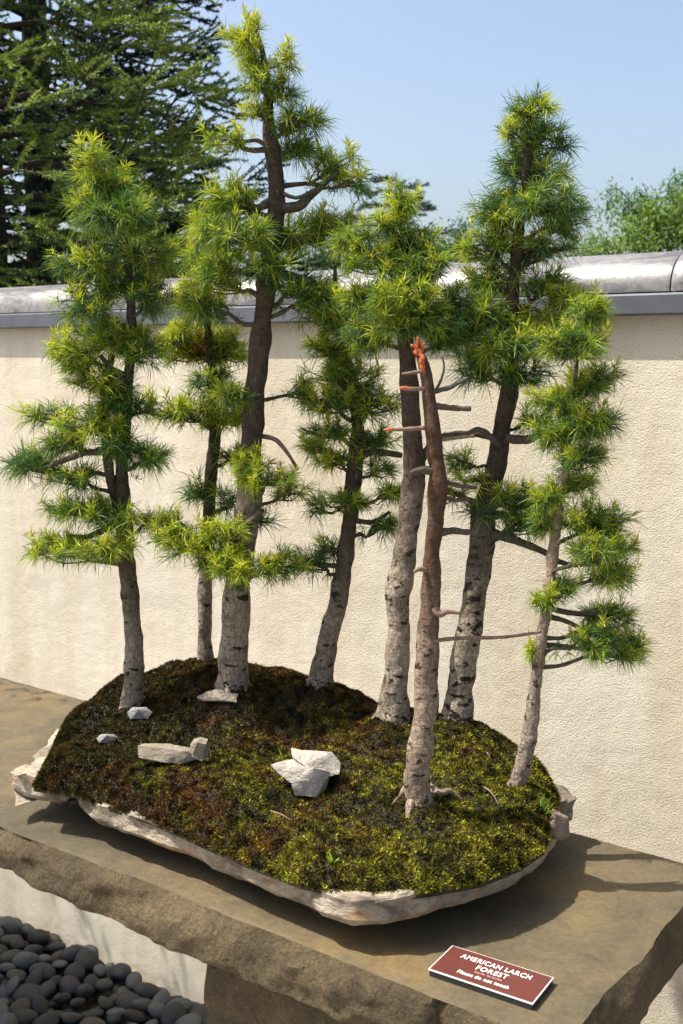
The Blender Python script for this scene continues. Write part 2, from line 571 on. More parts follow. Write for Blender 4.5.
px_ = on_wall(207, 985, SY0 + .012)[0]
def pier(x0, x1):
    bm = lattice_box(x0, x1, SY0 + .012, SY1 - .05, GZ - .02, SLAB_Z - TH + .012, 30, 30, 40)
    for v in bm.verts:
        x, y, z = v.co
        nB = noise.fractal(Vector((x * 8, y * 8, z * 8 + x0)), 1, 2, 4)
        c = (x0 + x1) / 2; d = (SY0 + SY1) / 2
        v.co.x += nB * .008 * (1 if x > c else -1); v.co.y += nB * .010 * (1 if y > d else -1)
    for v in bm.verts: v.co -= Vector(bench.location)
    me = bpy.data.meshes.new('pier'); bm.to_mesh(me); bm.free(); me.materials.append(M_SLABR)
    link(bpy.data.objects.new('pier', me), bench)
pier(px_, px_ + .52)
pier(SX0 + .15, SX0 + .6)

# ------------------------------------------------------------------ stone tray (flat irregular flagstone)
TB, TT = .958, .895       # drops (in S) of the tray's underside and rim
fr = [(12, 797), (30, 802), (52, 806), (70, 805), (76, 799), (79, 812), (100, 829), (125, 839), (150, 847), (200, 866), (250, 889), (300, 911),
      (330, 924), (352, 932), (385, 931), (430, 922), (455, 913), (480, 904), (520, 886), (545, 868), (556, 848), (558, 830)]
poly = [on_drop(u, v, TB)[:2] / S for u, v in fr]
poly += [np.array(q) for q in [(-.885, 2.03), (-.93, 2.075), (-1.02, 2.09), (-1.15, 2.12), (-1.35, 2.10), (-1.55, 2.12), (-1.75, 2.10),
                               (-1.93, 2.05), (-2.03, 1.96), (-2.075, 1.83), (-2.07, 1.68)]]
poly.append(on_drop(26, 768, TT)[:2] / S)
poly = np.array(poly)
def resample(P, n, closed=True):
    Q = np.vstack([P, P[:1]]); L = np.r_[0, np.cumsum(np.linalg.norm(np.diff(Q, axis=0), axis=1))]
    t = np.linspace(0, L[-1], n, endpoint=False)
    return np.column_stack([np.interp(t, L, Q[:, i]) for i in range(Q.shape[1])])
NP_ = 420
OUT = resample(poly, NP_) * S
CEN = np.array([-1.47 * S, 1.80 * S])
nrm = np.roll(OUT, -1, 0) - np.roll(OUT, 1, 0); nrm = unit(np.column_stack([nrm[:, 1], -nrm[:, 0]]))
if (nrm * (OUT - CEN)).sum() < 0: nrm = -nrm
zb, zt = CAM_Z - TB * S, CAM_Z - TT * S
rows = [(0, .35), (0, .12), (0, .035), (.0, .012), (.10, .002), (.3, -.004), (.5, -.001), (.7, .001), (.86, -.001), (.95, .004), (1.0, .012), (1.0, .035), (1.0, .12)]
V = []
for ri, (hz, ins) in enumerate(rows):
    for i in range(NP_):
        p = OUT[i]
        if ins > .1: q2 = p + (CEN - p) * ins
        else: q2 = p - nrm[i] * ins
        z = zb + (zt - zb) * hz
        ns = noise.fractal(Vector((q2[0] * 26, q2[1] * 26, z * 34)), 1, 2, 4)
        ct = noise.voronoi(Vector((q2[0] * 18, q2[1] * 18, z * 22)))[0][0]
        edge = 1 if ins < .05 else 0
        q2 = q2 + nrm[i] * (ns * .006 + (ct - .3) * .008 + .0025 * math.floor(hz * 3.3 + 1.2 * noise.noise(Vector((q2[0] * 11, q2[1] * 11, 2.2)))) - .005) * edge
        dzz = .0045 * noise.fractal(Vector((p[0] * 9, p[1] * 9, 5.5)), 1, 2, 3) * (1 if ins < .2 else .3)
        V.append([q2[0], q2[1], z + dzz + (0.003 * ns if edge else 0)])
V = np.array(V); F = []
for r in range(len(rows) - 1):
    for i in range(NP_):
        j = (i + 1) % NP_
        F.append([r * NP_ + i, r * NP_ + j, (r + 1) * NP_ + j, (r + 1) * NP_ + i])
c0 = len(V); V = np.vstack([V, [CEN[0], CEN[1], zb], [CEN[0], CEN[1], zt]])
for i in range(NP_):
    j = (i + 1) % NP_
    F.append([c0, j, i, i]); F.append([c0 + 1, (len(rows) - 1) * NP_ + i, (len(rows) - 1) * NP_ + j, (len(rows) - 1) * NP_ + j])
tray = empty('stone_tray', (CEN[0], CEN[1], SLAB_Z), 'thin irregular pale flagstone tray carrying the moss and miniature forest', 'tray')
mb = MB(); mb.add(V, np.array(F)); o = mb.build('flagstone', M_TRAY, tray, smooth=True)
o.data.set_sharp_from_angle(angle=math.radians(35))
for (x, y) in [(-1.85, 1.66), (-1.15, 1.64), (-1.2, 1.98), (-1.85, 1.98)]:
    V_, F_ = tube([[x * S, y * S, SLAB_Z - .001], [x * S, y * S, zb + .012]], [.03, .034], 14)
    mb = MB(); mb.add(V_, F_); mb.build('foot', M_TRAY, tray)

# ------------------------------------------------------------------ moss mound
def seg_dist(P, poly):
    A = poly; B = np.roll(poly, -1, 0); out = np.full(len(P), 1e9)
    for a, b in zip(A, B):
        ab = b - a; t = np.clip(((P - a) @ ab) / (ab @ ab + 1e-12), 0, 1)
        out = np.minimum(out, np.linalg.norm(P - (a + t[:, None] * ab), axis=1))
    return out
def inside(P, poly):
    c = np.zeros(len(P), bool); x, y = P[:, 0], P[:, 1]
    j = len(poly) - 1
    for i in range(len(poly)):
        xi, yi = poly[i]; xj, yj = poly[j]
        cond = ((yi > y) != (yj > y)) & (x < (xj - xi) * (y - yi) / (yj - yi + 1e-15) + xi)
        c ^= cond; j = i
    return c

# mound outline: follows the rim but leaves a band of bare stone at the left end and the front
mfr = [(33, 783), (75, 790), (110, 803), (150, 816), (200, 838), (250, 860), (300, 879), (340, 888), (385, 892), (430, 887), (480, 878), (520, 862), (545, 845), (553, 822)]
mp = [on_drop(u, v, TT - .004)[:2] / S for u, v in mfr]
mp += [np.array(q) for q in [(-.905, 2.00), (-.95, 2.055), (-1.05, 2.07), (-1.15, 2.095), (-1.35, 2.08), (-1.55, 2.095), (-1.75, 2.08), (-1.92, 2.03), (-2.01, 1.95), (-2.06, 1.82), (-2.05, 1.68)]]
MOUT = resample(np.array(mp), 200) * S
CTRL = np.array([(-1.83, 1.70, -.800), (-1.82, 1.935, -.745), (-1.61, 1.80, -.740), (-1.48, 1.95, -.745), (-1.244, 1.894, -.765), (-1.04, 1.68, -.817),
                 (-1.134, 1.98, -.765), (-.955, 1.90, -.845), (-1.36, 1.62, -.835), (-1.62, 1.60, -.83), (-1.2, 1.52, -.86),
                 (-1.92, 1.80, -.78), (-1.98, 1.7, -.81), (-.95, 1.75, -.865), (-1.30, 2.02, -.775), (-1.65, 2.03, -.75), (-1.0, 1.58, -.86), (-1.85, 1.56, -.85), (-1.35, 1.90, -.805), (-1.40, 1.76, -.83), (-1.70, 1.88, -.725), (-1.04, 1.86, -.80)])
def mound_z(P):
    """P (n,2) metres -> absolute z"""
    D2 = ((P[:, None, :] / S - CTRL[None, :, :2]) ** 2).sum(-1)
    W = 1 / (D2 + .0006) ** 1.6
    dr = (W * CTRL[None, :, 2]).sum(1) / W.sum(1)
    d = seg_dist(P, MOUT[::2]); ins = inside(P, MOUT)
    d = np.where(ins, d, 0)
    prof = 1 - np.exp(-d / (.030)) ** 1.15
    base = -TT - .006
    n = np.array([noise.fractal(Vector((p[0] * 11, p[1] * 11, 1.7)), 1, 2, 3) for p in P])
    n2 = np.array([noise.noise(Vector((p[0] * 42, p[1] * 42, 3.1))) + .8 * abs(noise.noise(Vector((p[0] * 70, p[1] * 70, 8.1)))) for p in P])
    return CAM_Z + S * (base + (dr - base) * prof) + (.012 * n + .0055 * n2) * prof

rings = np.r_[np.linspace(1, .7, 26), np.linspace(.68, .06, 30)]
V = []
for r in rings: V.append(CEN + (MOUT - CEN) * r)
P2 = np.vstack(V); z = mound_z(P2)
z[:200] = zt - .012
VM = np.column_stack([P2, z]); k = len(rings)
F = []
for r in range(k - 1):
    for i in range(200):
        j = (i + 1) % 200
        F.append([r * 200 + i, r * 200 + j, (r + 1) * 200 + j, (r + 1) * 200 + i])
VM = np.vstack([VM, [CEN[0], CEN[1], float(mound_z(CEN[None])[0])]])
for i in range(200): F.append([(k - 1) * 200 + i, (k - 1) * 200 + (i + 1) % 200, len(VM) - 1, len(VM) - 1])
mb = MB(); mb.add(VM, np.array(F), np.array([.02, .02, .01]))
nsoil = sum(len(q) for q in mb.F)

# moss fronds
NM = 70000
lo, hi = MOUT.min(0), MOUT.max(0)
P = rng.uniform(lo, hi, size=(NM * 2, 2)); P = P[inside(P, MOUT)]
# extra points on the steep rim
idx = rng.integers(0, 200, 16000); t = rng.random(16000)[:, None]
e = MOUT[idx] * (1 - t) + MOUT[(idx + 1) % 200] * t
e = e + (CEN - e) * (rng.random(16000)[:, None] ** 1.3 * .13)
P = np.vstack([P, e])
z = mound_z(P); h_ = .004
zx = mound_z(P + [h_, 0]); zy = mound_z(P + [0, h_])
Nn = unit(np.column_stack([-(zx - z) / h_, -(zy - z) / h_, np.ones(len(P))]))
O = np.column_stack([P, z - .001])
def moss_color(O):
    n = len(O); c = np.zeros((n, 3))
    dark = np.array([.016, .018, .005]); rust = np.array([.115, .042, .012]); yel = np.array([.22, .215, .020]); olive = np.array([.060, .055, .010]); brown = np.array([.05, .032, .012])
    a = vnoise(O, 9, 2.0, 3); b_ = vnoise(O, 13, 9.0, 3); f = vnoise(O, 60, 4.0, 2); f2 = vnoise(O, 130, 6.0, 1)
    sx = (O[:, 0] / S + 1.47) / .55                      # -1 left .. 1 right
    sy = (O[:, 1] / S - 1.8) / .28
    wy = np.clip(-.02 + .52 * sx - .18 * sy + .9 * a + .5 * f, 0, 1)   # yellow-green
    wr = np.clip(.36 + 1.1 * b_ + .4 * f - .75 * np.abs(sx - .15) - .1 * sy, 0, 1)
    base = dark[None] * (1 - np.clip(.5 + f2, 0, 1)[:, None]) + olive[None] * np.clip(.5 + f2, 0, 1)[:, None]
    base = base * .7 + brown[None] * .3
    c = base * (1 - wr[:, None]) + (rust[None] * .6 + brown * .4) * wr[:, None]
    pick = (rng.random(n) < wy * .75)
    c[pick] = (yel[None] * (.35 + .65 * rng.random(n)[:, None]))[pick]
    c *= np.clip(.95 + .3 * sx, .6, 1.15)[:, None]
    c *= ((.45 + .8 * rng.random(n)) * (1 + 1.3 * np.clip(f, -.6, .6)))[:, None]
    return c
CM = moss_color(O)
for rep in range(4):
    n = len(O)
    D = unit(Nn * 1.0 + rng.normal(size=(n, 3)) * 1.0 + np.array([0, 0, .2]))
    jit = rng.normal(size=(n, 3)) * .0012
    L = .003 + .005 * rng.random(n) ** 1.5; Wd = .0014 + .0014 * rng.random(n)
    Vb, Fb, Cb = blades(O + jit, D, L, Wd, CM, .05, tipc=np.minimum(CM * 1.35, 1), simple=True)
    mb.add(Vb, Fb, Cb)
V, F, C = mb.arrays()
mi = np.zeros(len(F), int); mi[nsoil:] = 1
moss = mesh_np('moss_mound', V, F, [M_SOIL, M_MOSS], loc=(CEN[0], CEN[1], zt), colors=C, midx=mi)
tag(moss, 'low mound of dark green, rusty and yellow moss covering the flagstone tray', 'moss')

def ground_at(x, y):
    return float(mound_z(np.array([[x, y]]))[0])

# where the line of sight through a surveyed pixel meets the mound
def on_mound(u, v):
    r = ray(u, v)
    ts = np.linspace(1.3, 3.4, 700)
    P = CAM[None] + r[None] * ts[:, None]
    z = mound_z(P[:, :2]); ok = (P[:, 2] < z) & inside(P[:, :2], MOUT)
    if not ok.any(): ok = P[:, 2] < z
    return P[np.argmax(ok)]

# ------------------------------------------------------------------ larches
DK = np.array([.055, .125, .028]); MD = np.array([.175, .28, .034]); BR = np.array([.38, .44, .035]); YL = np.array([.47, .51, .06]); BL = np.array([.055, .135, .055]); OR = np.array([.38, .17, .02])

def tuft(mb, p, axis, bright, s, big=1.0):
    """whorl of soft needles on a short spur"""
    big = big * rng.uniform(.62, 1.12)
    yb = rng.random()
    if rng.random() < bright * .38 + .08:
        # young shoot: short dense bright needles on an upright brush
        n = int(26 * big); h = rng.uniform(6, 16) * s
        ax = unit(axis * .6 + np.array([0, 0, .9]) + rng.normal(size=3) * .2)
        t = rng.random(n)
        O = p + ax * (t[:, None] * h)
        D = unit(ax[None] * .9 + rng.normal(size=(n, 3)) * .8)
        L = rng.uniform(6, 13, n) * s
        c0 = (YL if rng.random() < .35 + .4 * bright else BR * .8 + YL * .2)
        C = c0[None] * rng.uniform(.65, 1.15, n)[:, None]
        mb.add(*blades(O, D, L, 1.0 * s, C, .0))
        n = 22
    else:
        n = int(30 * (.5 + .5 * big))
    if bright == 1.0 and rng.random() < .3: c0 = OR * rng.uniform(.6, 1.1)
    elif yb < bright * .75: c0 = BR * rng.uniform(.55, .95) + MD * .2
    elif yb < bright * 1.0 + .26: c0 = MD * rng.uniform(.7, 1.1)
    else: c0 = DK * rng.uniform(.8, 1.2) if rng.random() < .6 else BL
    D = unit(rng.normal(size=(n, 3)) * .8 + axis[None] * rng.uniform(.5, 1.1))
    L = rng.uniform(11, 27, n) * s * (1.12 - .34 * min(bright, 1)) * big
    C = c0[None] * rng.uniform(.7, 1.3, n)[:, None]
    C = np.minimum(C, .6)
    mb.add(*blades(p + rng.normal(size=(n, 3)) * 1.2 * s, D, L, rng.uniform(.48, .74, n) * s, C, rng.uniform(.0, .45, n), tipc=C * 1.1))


def larch(label, trunkpx, pads, base_xy, bark, limbs=(), extra=None, tstart=None, density=1.0, roots=6, name='larch_tree'):
    """trunkpx: (u, v, radius px); pads: (u, v, ru, rv, bright[, depth])"""
    bx, by = base_xy[0] * S, base_xy[1] * S
    bz = ground_at(bx, by)
    base = np.array([bx, by, bz])
    d0 = (base - CAM).dot(HEAD); s = d0 / F_PX
    T = empty(name, base, label, 'bonsai tree', 'larches of the miniature forest')
    pts = []; rad = []
    for i, (u, v, r) in enumerate(trunkpx):
        p = at_dist(u, v, d0)
        if i == 0: p = base + np.array([0, 0, -.012])
        else: p = p + HEAD * rng.normal() * 2.5 * s * min(1, i / 3)
        pts.append(p); rad.append(r * s)
    pts = np.array(pts); rad = np.array(rad)
    rad = np.array(rad) * .93
    TP = catmull(np.column_stack([pts, rad]), 220)
    # root flare
    zz = TP[:, 2] - bz
    fl = np.exp(-np.maximum(zz, 0) / (rad[0] * 1.1))
    ang = None
    R = TP[:, 3] * (1 + .18 * fl)
    Vt, Ft = tube(TP[:, :3], R, 26, None, .24, seed=bx * 10)
    mb = MB(); mb.add(Vt, Ft)
    # surface roots
    for q in range(roots):
        a = q * 2 * math.pi / max(roots, 1) + rng.uniform(-.4, .4)
        ln = rad[0] * rng.uniform(1.1, 1.7)
        dd = np.array([math.cos(a), math.sin(a)])
        P = []
        for t in np.linspace(0, 1, 6):
            xy = base[:2] + dd * (rad[0] * .35 + ln * t) + np.array([-dd[1], dd[0]]) * rng.normal() * .15 * rad[0]
            P.append([xy[0], xy[1], ground_at(*xy) + rad[0] * (.75 * (1 - t) ** 2.2 - .25 * t)])
        P = np.array(P); mb.add(*tube(P, np.linspace(.34, .10, 6) * rad[0], 8, 14, .2, q))
    # knots
    for q in range(5):
        i = rng.integers(15, 150); a = rng.uniform(0, 6.28)
        c = TP[i, :3] + (RIGHT * math.cos(a) + HEAD * math.sin(a)) * TP[i, 3] * .8
        dirv = unit(c - TP[i, :3]); r_ = TP[i, 3] * rng.uniform(.22, .38)
        mb.add(*tube([c - dirv * r_, c + dirv * r_ * .3, c + dirv * r_ * .8], [r_ * 1.4, r_ * 1.1, r_ * .45], 9))
    mb.build('trunk', bark, T, smooth=True)
    fol = MB()
    def trunk_at(v):
        zt_ = at_dist(trunkpx[0][0], v, d0)[2]
        i = int(np.argmin(np.abs(TP[:, 2] - zt_)))
        return TP[i, :3], TP[i, 3]
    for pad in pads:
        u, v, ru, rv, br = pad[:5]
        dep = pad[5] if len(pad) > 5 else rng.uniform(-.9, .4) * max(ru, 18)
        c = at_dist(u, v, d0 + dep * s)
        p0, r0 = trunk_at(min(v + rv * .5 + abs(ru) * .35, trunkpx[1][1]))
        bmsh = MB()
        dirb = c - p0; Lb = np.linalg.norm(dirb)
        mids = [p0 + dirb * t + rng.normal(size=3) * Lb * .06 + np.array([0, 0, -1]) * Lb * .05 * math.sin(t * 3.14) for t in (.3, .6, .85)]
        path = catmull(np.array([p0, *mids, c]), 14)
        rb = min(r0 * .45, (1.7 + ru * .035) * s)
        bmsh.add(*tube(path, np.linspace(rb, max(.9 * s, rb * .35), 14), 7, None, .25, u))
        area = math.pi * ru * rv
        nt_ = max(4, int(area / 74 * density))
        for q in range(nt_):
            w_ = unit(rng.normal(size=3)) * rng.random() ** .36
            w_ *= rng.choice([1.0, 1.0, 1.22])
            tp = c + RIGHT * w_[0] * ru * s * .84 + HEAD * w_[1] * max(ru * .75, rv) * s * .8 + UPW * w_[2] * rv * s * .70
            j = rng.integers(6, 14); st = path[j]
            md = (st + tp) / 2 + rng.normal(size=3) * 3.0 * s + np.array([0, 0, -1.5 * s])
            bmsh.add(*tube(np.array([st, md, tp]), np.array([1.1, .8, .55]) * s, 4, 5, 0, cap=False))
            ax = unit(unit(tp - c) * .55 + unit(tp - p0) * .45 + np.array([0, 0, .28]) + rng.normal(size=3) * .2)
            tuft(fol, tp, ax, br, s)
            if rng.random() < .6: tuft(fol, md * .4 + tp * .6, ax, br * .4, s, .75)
        for j in range(4, 14):                       # short spur tufts along the limb
            if rng.random() < .5:
                pj = path[j] + rng.normal(size=3) * 2.5 * s
                tuft(fol, pj, unit(rng.normal(size=3) + np.array([0, 0, .6])), br * .5, s, .62)
        bmsh.build('branch', M_TWIG, T, smooth=True)
    for lb in limbs:
        P = [at_dist(u, v, d0 + dd * s) for (u, v, dd) in lb[0]]
        r0, r1 = lb[1]
        mbb = MB(); mbb.add(*tube(P, np.linspace(r0 * s, r1 * s, len(P)), 9, 22, .25, lb[0][0][0]))
        o = mbb.build('branch', lb[2] if len(lb) > 2 else M_TWIG, T, smooth=True)
        if len(lb) > 3:                              # orange cut tip
            mt = MB(); a, b_ = np.array(P[-2]), np.array(P[-1]); dv = unit(b_ - a)
            mt.add(*tube([b_ - dv * lb[3] * s, b_ - dv * lb[3] * .4 * s, b_ + dv * 1.2 * s], np.array([r1 * 1.05, r1 * 1.25, r1 * .7]) * s, 8, 8, .3, 3))
            c_ = mt.build('cut_end', M_ORANGE, o if False else T, smooth=True)
            c_['label'] = 'orange sealed tip of a cut branch'
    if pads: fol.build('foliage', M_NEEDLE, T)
    return T, d0, s


larch('twin leader larch with layered foliage at the left end of the tray',
      [(132, 705, 11), (134, 660, 11), (130, 600, 9.5), (125, 540, 9), (122, 480, 7.6), (125, 430, 5.8), (128, 390, 5.4), (131, 340, 5), (131, 290, 4.4), (123, 240, 4), (110, 200, 3), (96, 160, 1.6), (88, 142, 1)],
      [(88, 158, 16, 20, .7), (104, 185, 34, 20, .35), (118, 214, 36, 22, .15), (88, 210, 26, 18, .3), (88, 262, 38, 18, .45), (150, 255, 28, 18, .25), (125, 285, 42, 18, .1), (88, 305, 32, 20, .45), (150, 300, 25, 20, .2),
       (75, 352, 30, 24, .75), (112, 335, 40, 20, .5), (96, 378, 36, 16, .5), (142, 350, 25, 20, .3), (48, 413, 34, 9, .1), (90, 425, 38, 18, .55), (66, 440, 30, 15, .45), (30, 462, 30, 16, .05), (75, 478, 32, 12, .1),
       (146, 455, 26, 14, .3), (140, 408, 20, 12, .3), (78, 506, 40, 12, .25), (112, 516, 40, 13, .25), (58, 546, 36, 15, .45), (102, 548, 45, 15, .55), (152, 522, 18, 9, .15), (122, 440, 20, 25, .1), (115, 400, 24, 22, .3)],
      (-1.83, 1.70), BARK2,
      limbs=[([(119, 515, 0), (109, 470, -4), (106, 430, -6), (105, 390, -4), (112, 355, 0)], (5.4, 3.4), BARK2),
             ([(124, 455, 0), (90, 452, -6), (60, 462, -10), (40, 470, -8)], (4, 2)), ([(124, 520, 0), (90, 536, -8), (66, 536, -12)], (4, 2)), ([(126, 380, 0), (112, 370, -6), (100, 355, -8)], (5, 2))], density=1.3)

larch('slender larch rising from the back of the mound with yellow green pads halfway up',
      [(205, 660, 8), (205, 600, 7.5), (207, 540, 7), (211, 480, 7), (214, 430, 6), (212, 380, 5), (208, 330, 4), (200, 280, 3), (196, 240, 1.5)],
      [(198, 345, 45, 26, 1.0), (228, 350, 24, 20, .7), (182, 410, 42, 15, .95), (226, 415, 28, 18, .7), (205, 300, 32, 22, .6), (205, 262, 28, 20, .5), (212, 382, 24, 14, .2), (195, 490, 13, 12, 0), (234, 455, 20, 14, .1), (176, 335, 20, 16, .9), (232, 500, 16, 14, 0)],
      (-1.82, 1.935), BARK2, density=1.4)

larch('tallest larch with thick pale trunk and bare stretch near the yellow green top',
      [(233, 688, 16), (234, 650, 15.5), (237, 600, 14.5), (243, 550, 13.5), (250, 490, 13), (252, 430, 12), (258, 370, 11), (264, 310, 10.4), (270, 250, 9.4), (277, 205, 10), (275, 170, 8.5), (269, 130, 6.5), (268, 90, 4), (262, 50, 2.5), (256, 28, 1)],
      [(244, 38, 20, 24, 1.3), (258, 62, 16, 14, .9), (290, 58, 7, 16, 1.2), (256, 84, 22, 14, .35), (284, 90, 18, 13, .3), (228, 138, 24, 11, .9), (252, 112, 16, 9, .9), (296, 122, 26, 18, .3), (294, 145, 22, 16, .1),
       (340, 166, 30, 18, .7), (352, 180, 16, 12, .4), (228, 198, 28, 22, .6), (212, 225, 24, 14, .5), (236, 234, 45, 20, .25), (290, 236, 48, 22, .25), (330, 222, 26, 18, .4), (216, 275, 40, 24, .6), (302, 285, 40, 18, .2),
       (252, 268, 44, 14, .2, -18), (202, 306, 30, 16, .5), (322, 300, 30, 18, .3), (268, 478, 34, 17, .85, -30), (248, 462, 22, 14, .9, -26), (188, 540, 40, 20, .85, -22), (212, 556, 36, 18, .9, -26), (240, 566, 36, 18, .8, -30), (276, 564, 30, 18, .8, -20), (230, 530, 24, 14, .8, -22), (172, 524, 20, 12, .8, -14),
       (258, 520, 16, 12, 0, 10), (292, 490, 18, 12, .6), (232, 395, 16, 18, .5), (300, 390, 16, 16, .1, 20)],
      (-1.61, 1.80), BARK,
      limbs=[([(280, 208, 0), (298, 206, -4), (310, 196, -6), (324, 184, -6), (338, 172, -6)], (6, 2)), ([(272, 200, 0), (256, 208, -4), (240, 196, -8)], (5, 2)), ([(268, 150, 0), (250, 150, -4), (238, 146, -6)], (3, 2)),
             ([(262, 436, 0), (276, 440, -8), (288, 454, -10), (298, 470, -8)], (2.6, 1.5), M_TWIGL), ([(244, 530, 0), (252, 522, -13), (262, 510, -18)], (6, 3)), ([(282, 275, 0), (300, 278, 0), (320, 285, 0)], (5, 2))], density=1.1)

larch('leaning larch left of centre with short crown behind the big white rock',
      [(318, 684, 13), (328, 640, 11), (338, 600, 10), (346, 550, 9), (352, 500, 9), (356, 450, 8), (357, 420, 7), (350, 380, 6), (342, 340, 5), (336, 300, 4), (335, 262, 1.5)],
      [(345, 378, 42, 20, .5), (326, 402, 34, 16, .5), (368, 402, 34, 22, .25), (334, 350, 34, 20, .5), (330, 318, 28, 20, .4), (338, 460, 28, 12, .95), (318, 448, 18, 10, .8), (376, 440, 24, 18, .2), (312, 562, 18, 14, .05), (328, 548, 12, 16, .2), (345, 502, 26, 10, .3), (382, 526, 24, 10, .05),
       (388, 492, 20, 12, .1), (378, 470, 14, 12, .1), (316, 505, 10, 12, .1), (334, 432, 30, 12, .3)],
      (-1.48, 1.95), BARK2, density=1.2,
      limbs=[([(356, 458, 0), (375, 452, 0), (402, 455, 4)], (4, 3)), ([(350, 570, 0), (335, 566, -3), (318, 565, -5)], (4, 2)), ([(352, 520, 0), (372, 522, 3), (390, 512, 8)], (3, 2))])

larch('pale trunked centre larch with a swollen knot, directly behind the dead trunk',
      [(392, 716, 16), (396, 680, 14.5), (398, 640, 13), (398, 600, 12.5), (402, 577, 15), (408, 535, 12), (414, 480, 12), (412, 430, 11), (409, 380, 10), (404, 330, 8), (400, 280, 6), (398, 230, 3.5), (400, 190, 1.2)],
      [(402, 200, 16, 22, .9), (384, 226, 28, 18, .5), (412, 242, 28, 20, .35), (374, 260, 34, 18, .6), (422, 268, 30, 20, .3), (396, 290, 45, 18, .35), (402, 308, 48, 20, .4, -25), (430, 318, 32, 20, .3, -30), (396, 322, 36, 16, .5, -38), (360, 298, 24, 20, .6), (352, 242, 18, 14, .6),
       (446, 338, 26, 16, .15), (372, 334, 30, 20, .3), (462, 300, 22, 20, .15), (418, 300, 30, 16, .7, -40)],
      (-1.244, 1.894), BARK, density=1.1,
      limbs=[([(416, 470, 0), (436, 440, 10), (470, 434, 18), (500, 440, 22)], (4, 3))])

T6, d6, s6 = larch('dead needleless larch trunk with orange sealed cuts at its top in front',
      [(419, 797, 14), (418, 770, 14.5), (424, 725, 13.5), (427, 660, 12), (430, 600, 10.6), (433, 540, 9), (438, 482, 9.8), (435, 455, 8.2), (433, 430, 7.6), (429, 400, 7.0), (426, 372, 6.4), (420, 352, 4.5)],
      [], (-1.04, 1.68), BARKD, roots=5,
      limbs=[([(428, 388, 0), (412, 389, -4), (401, 388, -6)], (2.6, 1.8), M_TWIGL, 10), ([(431, 427, 0), (410, 429, -4), (385, 430, -8)], (2.8, 1.6), M_TWIGL, 9), ([(424, 371, 0), (402, 374, -4)], (2.2, 1.2), M_TWIGL),
             ([(430, 392, 0), (448, 388, 2), (468, 378, 4)], (3, 1.8)), ([(434, 406, 0), (452, 408, 0), (471, 409, 0)], (3.4, 2.6)), ([(435, 440, 0), (455, 438, 3), (474, 436, 6)], (2.2, 1.6), M_TWIGL),
             ([(437, 472, 0), (422, 470, -6), (410, 473, -8)], (5.5, 2.4)), ([(440, 532, 0), (455, 531, 4), (478, 533, 10)], (4.5, 2.8)), ([(428, 571, 0), (420, 569, -6), (414, 572, -8)], (3, 1.8), M_TWIGL),
             ([(432, 606, 0), (440, 614, -7), (448, 612, -8), (460, 613, -8)], (5, 1.6), M_TWIGL), ([(430, 646, 0), (440, 640, -4), (470, 638, 4), (505, 637, 8), (541, 632, 12)], (2.4, 1.6), M_TWIGL),
             ([(440, 480, 0), (456, 485, 4), (476, 488, 8)], (3, 1.8)), ([(440, 495, 0), (452, 500, 2), (470, 500, 6)], (2.6, 1.4)), ([(430, 400, 0), (441, 380, 2), (444, 366, 2), (442, 356, 2)], (1.6, .8))])
mt = MB()
P = np.array([at_dist(424, 372, d6 - 8 * s6), at_dist(422, 358, d6 - 5 * s6), at_dist(419, 350, d6), at_dist(417, 340, d6)])
mt.add(*tube(P, np.array([1.6, 2.8, 3.8, .8]) * s6, 14, 30, 1.1, 4))
for (a, b_) in [((418, 348), (411, 345)), ((421, 346), (425, 343)), ((419, 345), (418, 337))]:
    mt.add(*tube([at_dist(*a, d6 - 3 * s6), at_dist(*b_, d6 - 5 * s6)], np.array([2.2, 1.2]) * s6, 8, 5, .5, 1))
o = mt.build('sealed_top', M_ORANGE, T6, smooth=True); o['label'] = 'ragged orange broken top of the dead trunk'

larch('tall dense larch with dark scarred trunk leaning right behind the dead trunk',
      [(457, 716, 16), (460, 690, 15), (465, 650, 14), (473, 600, 13.5), (481, 560, 13.5), (483, 530, 13.5), (487, 500, 12.5), (496, 465, 11), (503, 430, 9.4), (508, 390, 8.8), (511, 340, 8), (514, 280, 6.6), (520, 220, 5), (527, 160, 4), (530, 105, 1.2)],
      [(530, 108, 24, 17, .4), (512, 134, 12, 9, 1.2), (538, 138, 36, 18, .1), (522, 158, 28, 14, .15), (538, 172, 40, 18, .1), (550, 200, 40, 20, .1), (500, 212, 34, 18, .35), (520, 200, 34, 20, .2), (560, 220, 30, 18, .05), (485, 245, 36, 20, .4), (532, 250, 44, 18, .45), (498, 280, 42, 18, .3), (545, 288, 30, 20, .3),
       (488, 318, 38, 22, .3), (532, 328, 42, 22, .3), (572, 300, 32, 12, .5), (462, 330, 28, 18, .2), (478, 368, 30, 22, .1), (522, 372, 28, 18, .2), (562, 338, 28, 18, .3), (512, 345, 40, 20, .3, -25), (536, 418, 18, 12, .1), (452, 492, 16, 12, .3), (460, 460, 16, 12, .2), (508, 498, 34, 16, .4), (524, 520, 34, 18, .25), (478, 512, 18, 10, .1), (540, 500, 20, 16, .3), (474, 478, 14, 10, .5)],
      (-1.134, 1.98), mat_bark('larch_bark_scarred', (.40, .335, .26), (.16, .13, .095), (.025, .02, .018), (.04, .03, .023), .22, .53), density=1.1,
      limbs=[([(505, 438, 0), (525, 440, -3), (548, 434, -6), (562, 432, -8)], (5, 3)), ([(487, 508, 0), (470, 500, -6), (455, 492, -8)], (3.5, 2)), ([(486, 532, 0), (508, 538, -8), (535, 548, -12), (556, 558, -14)], (6, 2.5)), ([(488, 512, 0), (515, 516, -6), (540, 514, -8)], (3.5, 2)), ([(500, 445, 0), (480, 430, -6), (462, 436, -10)], (4, 2))])

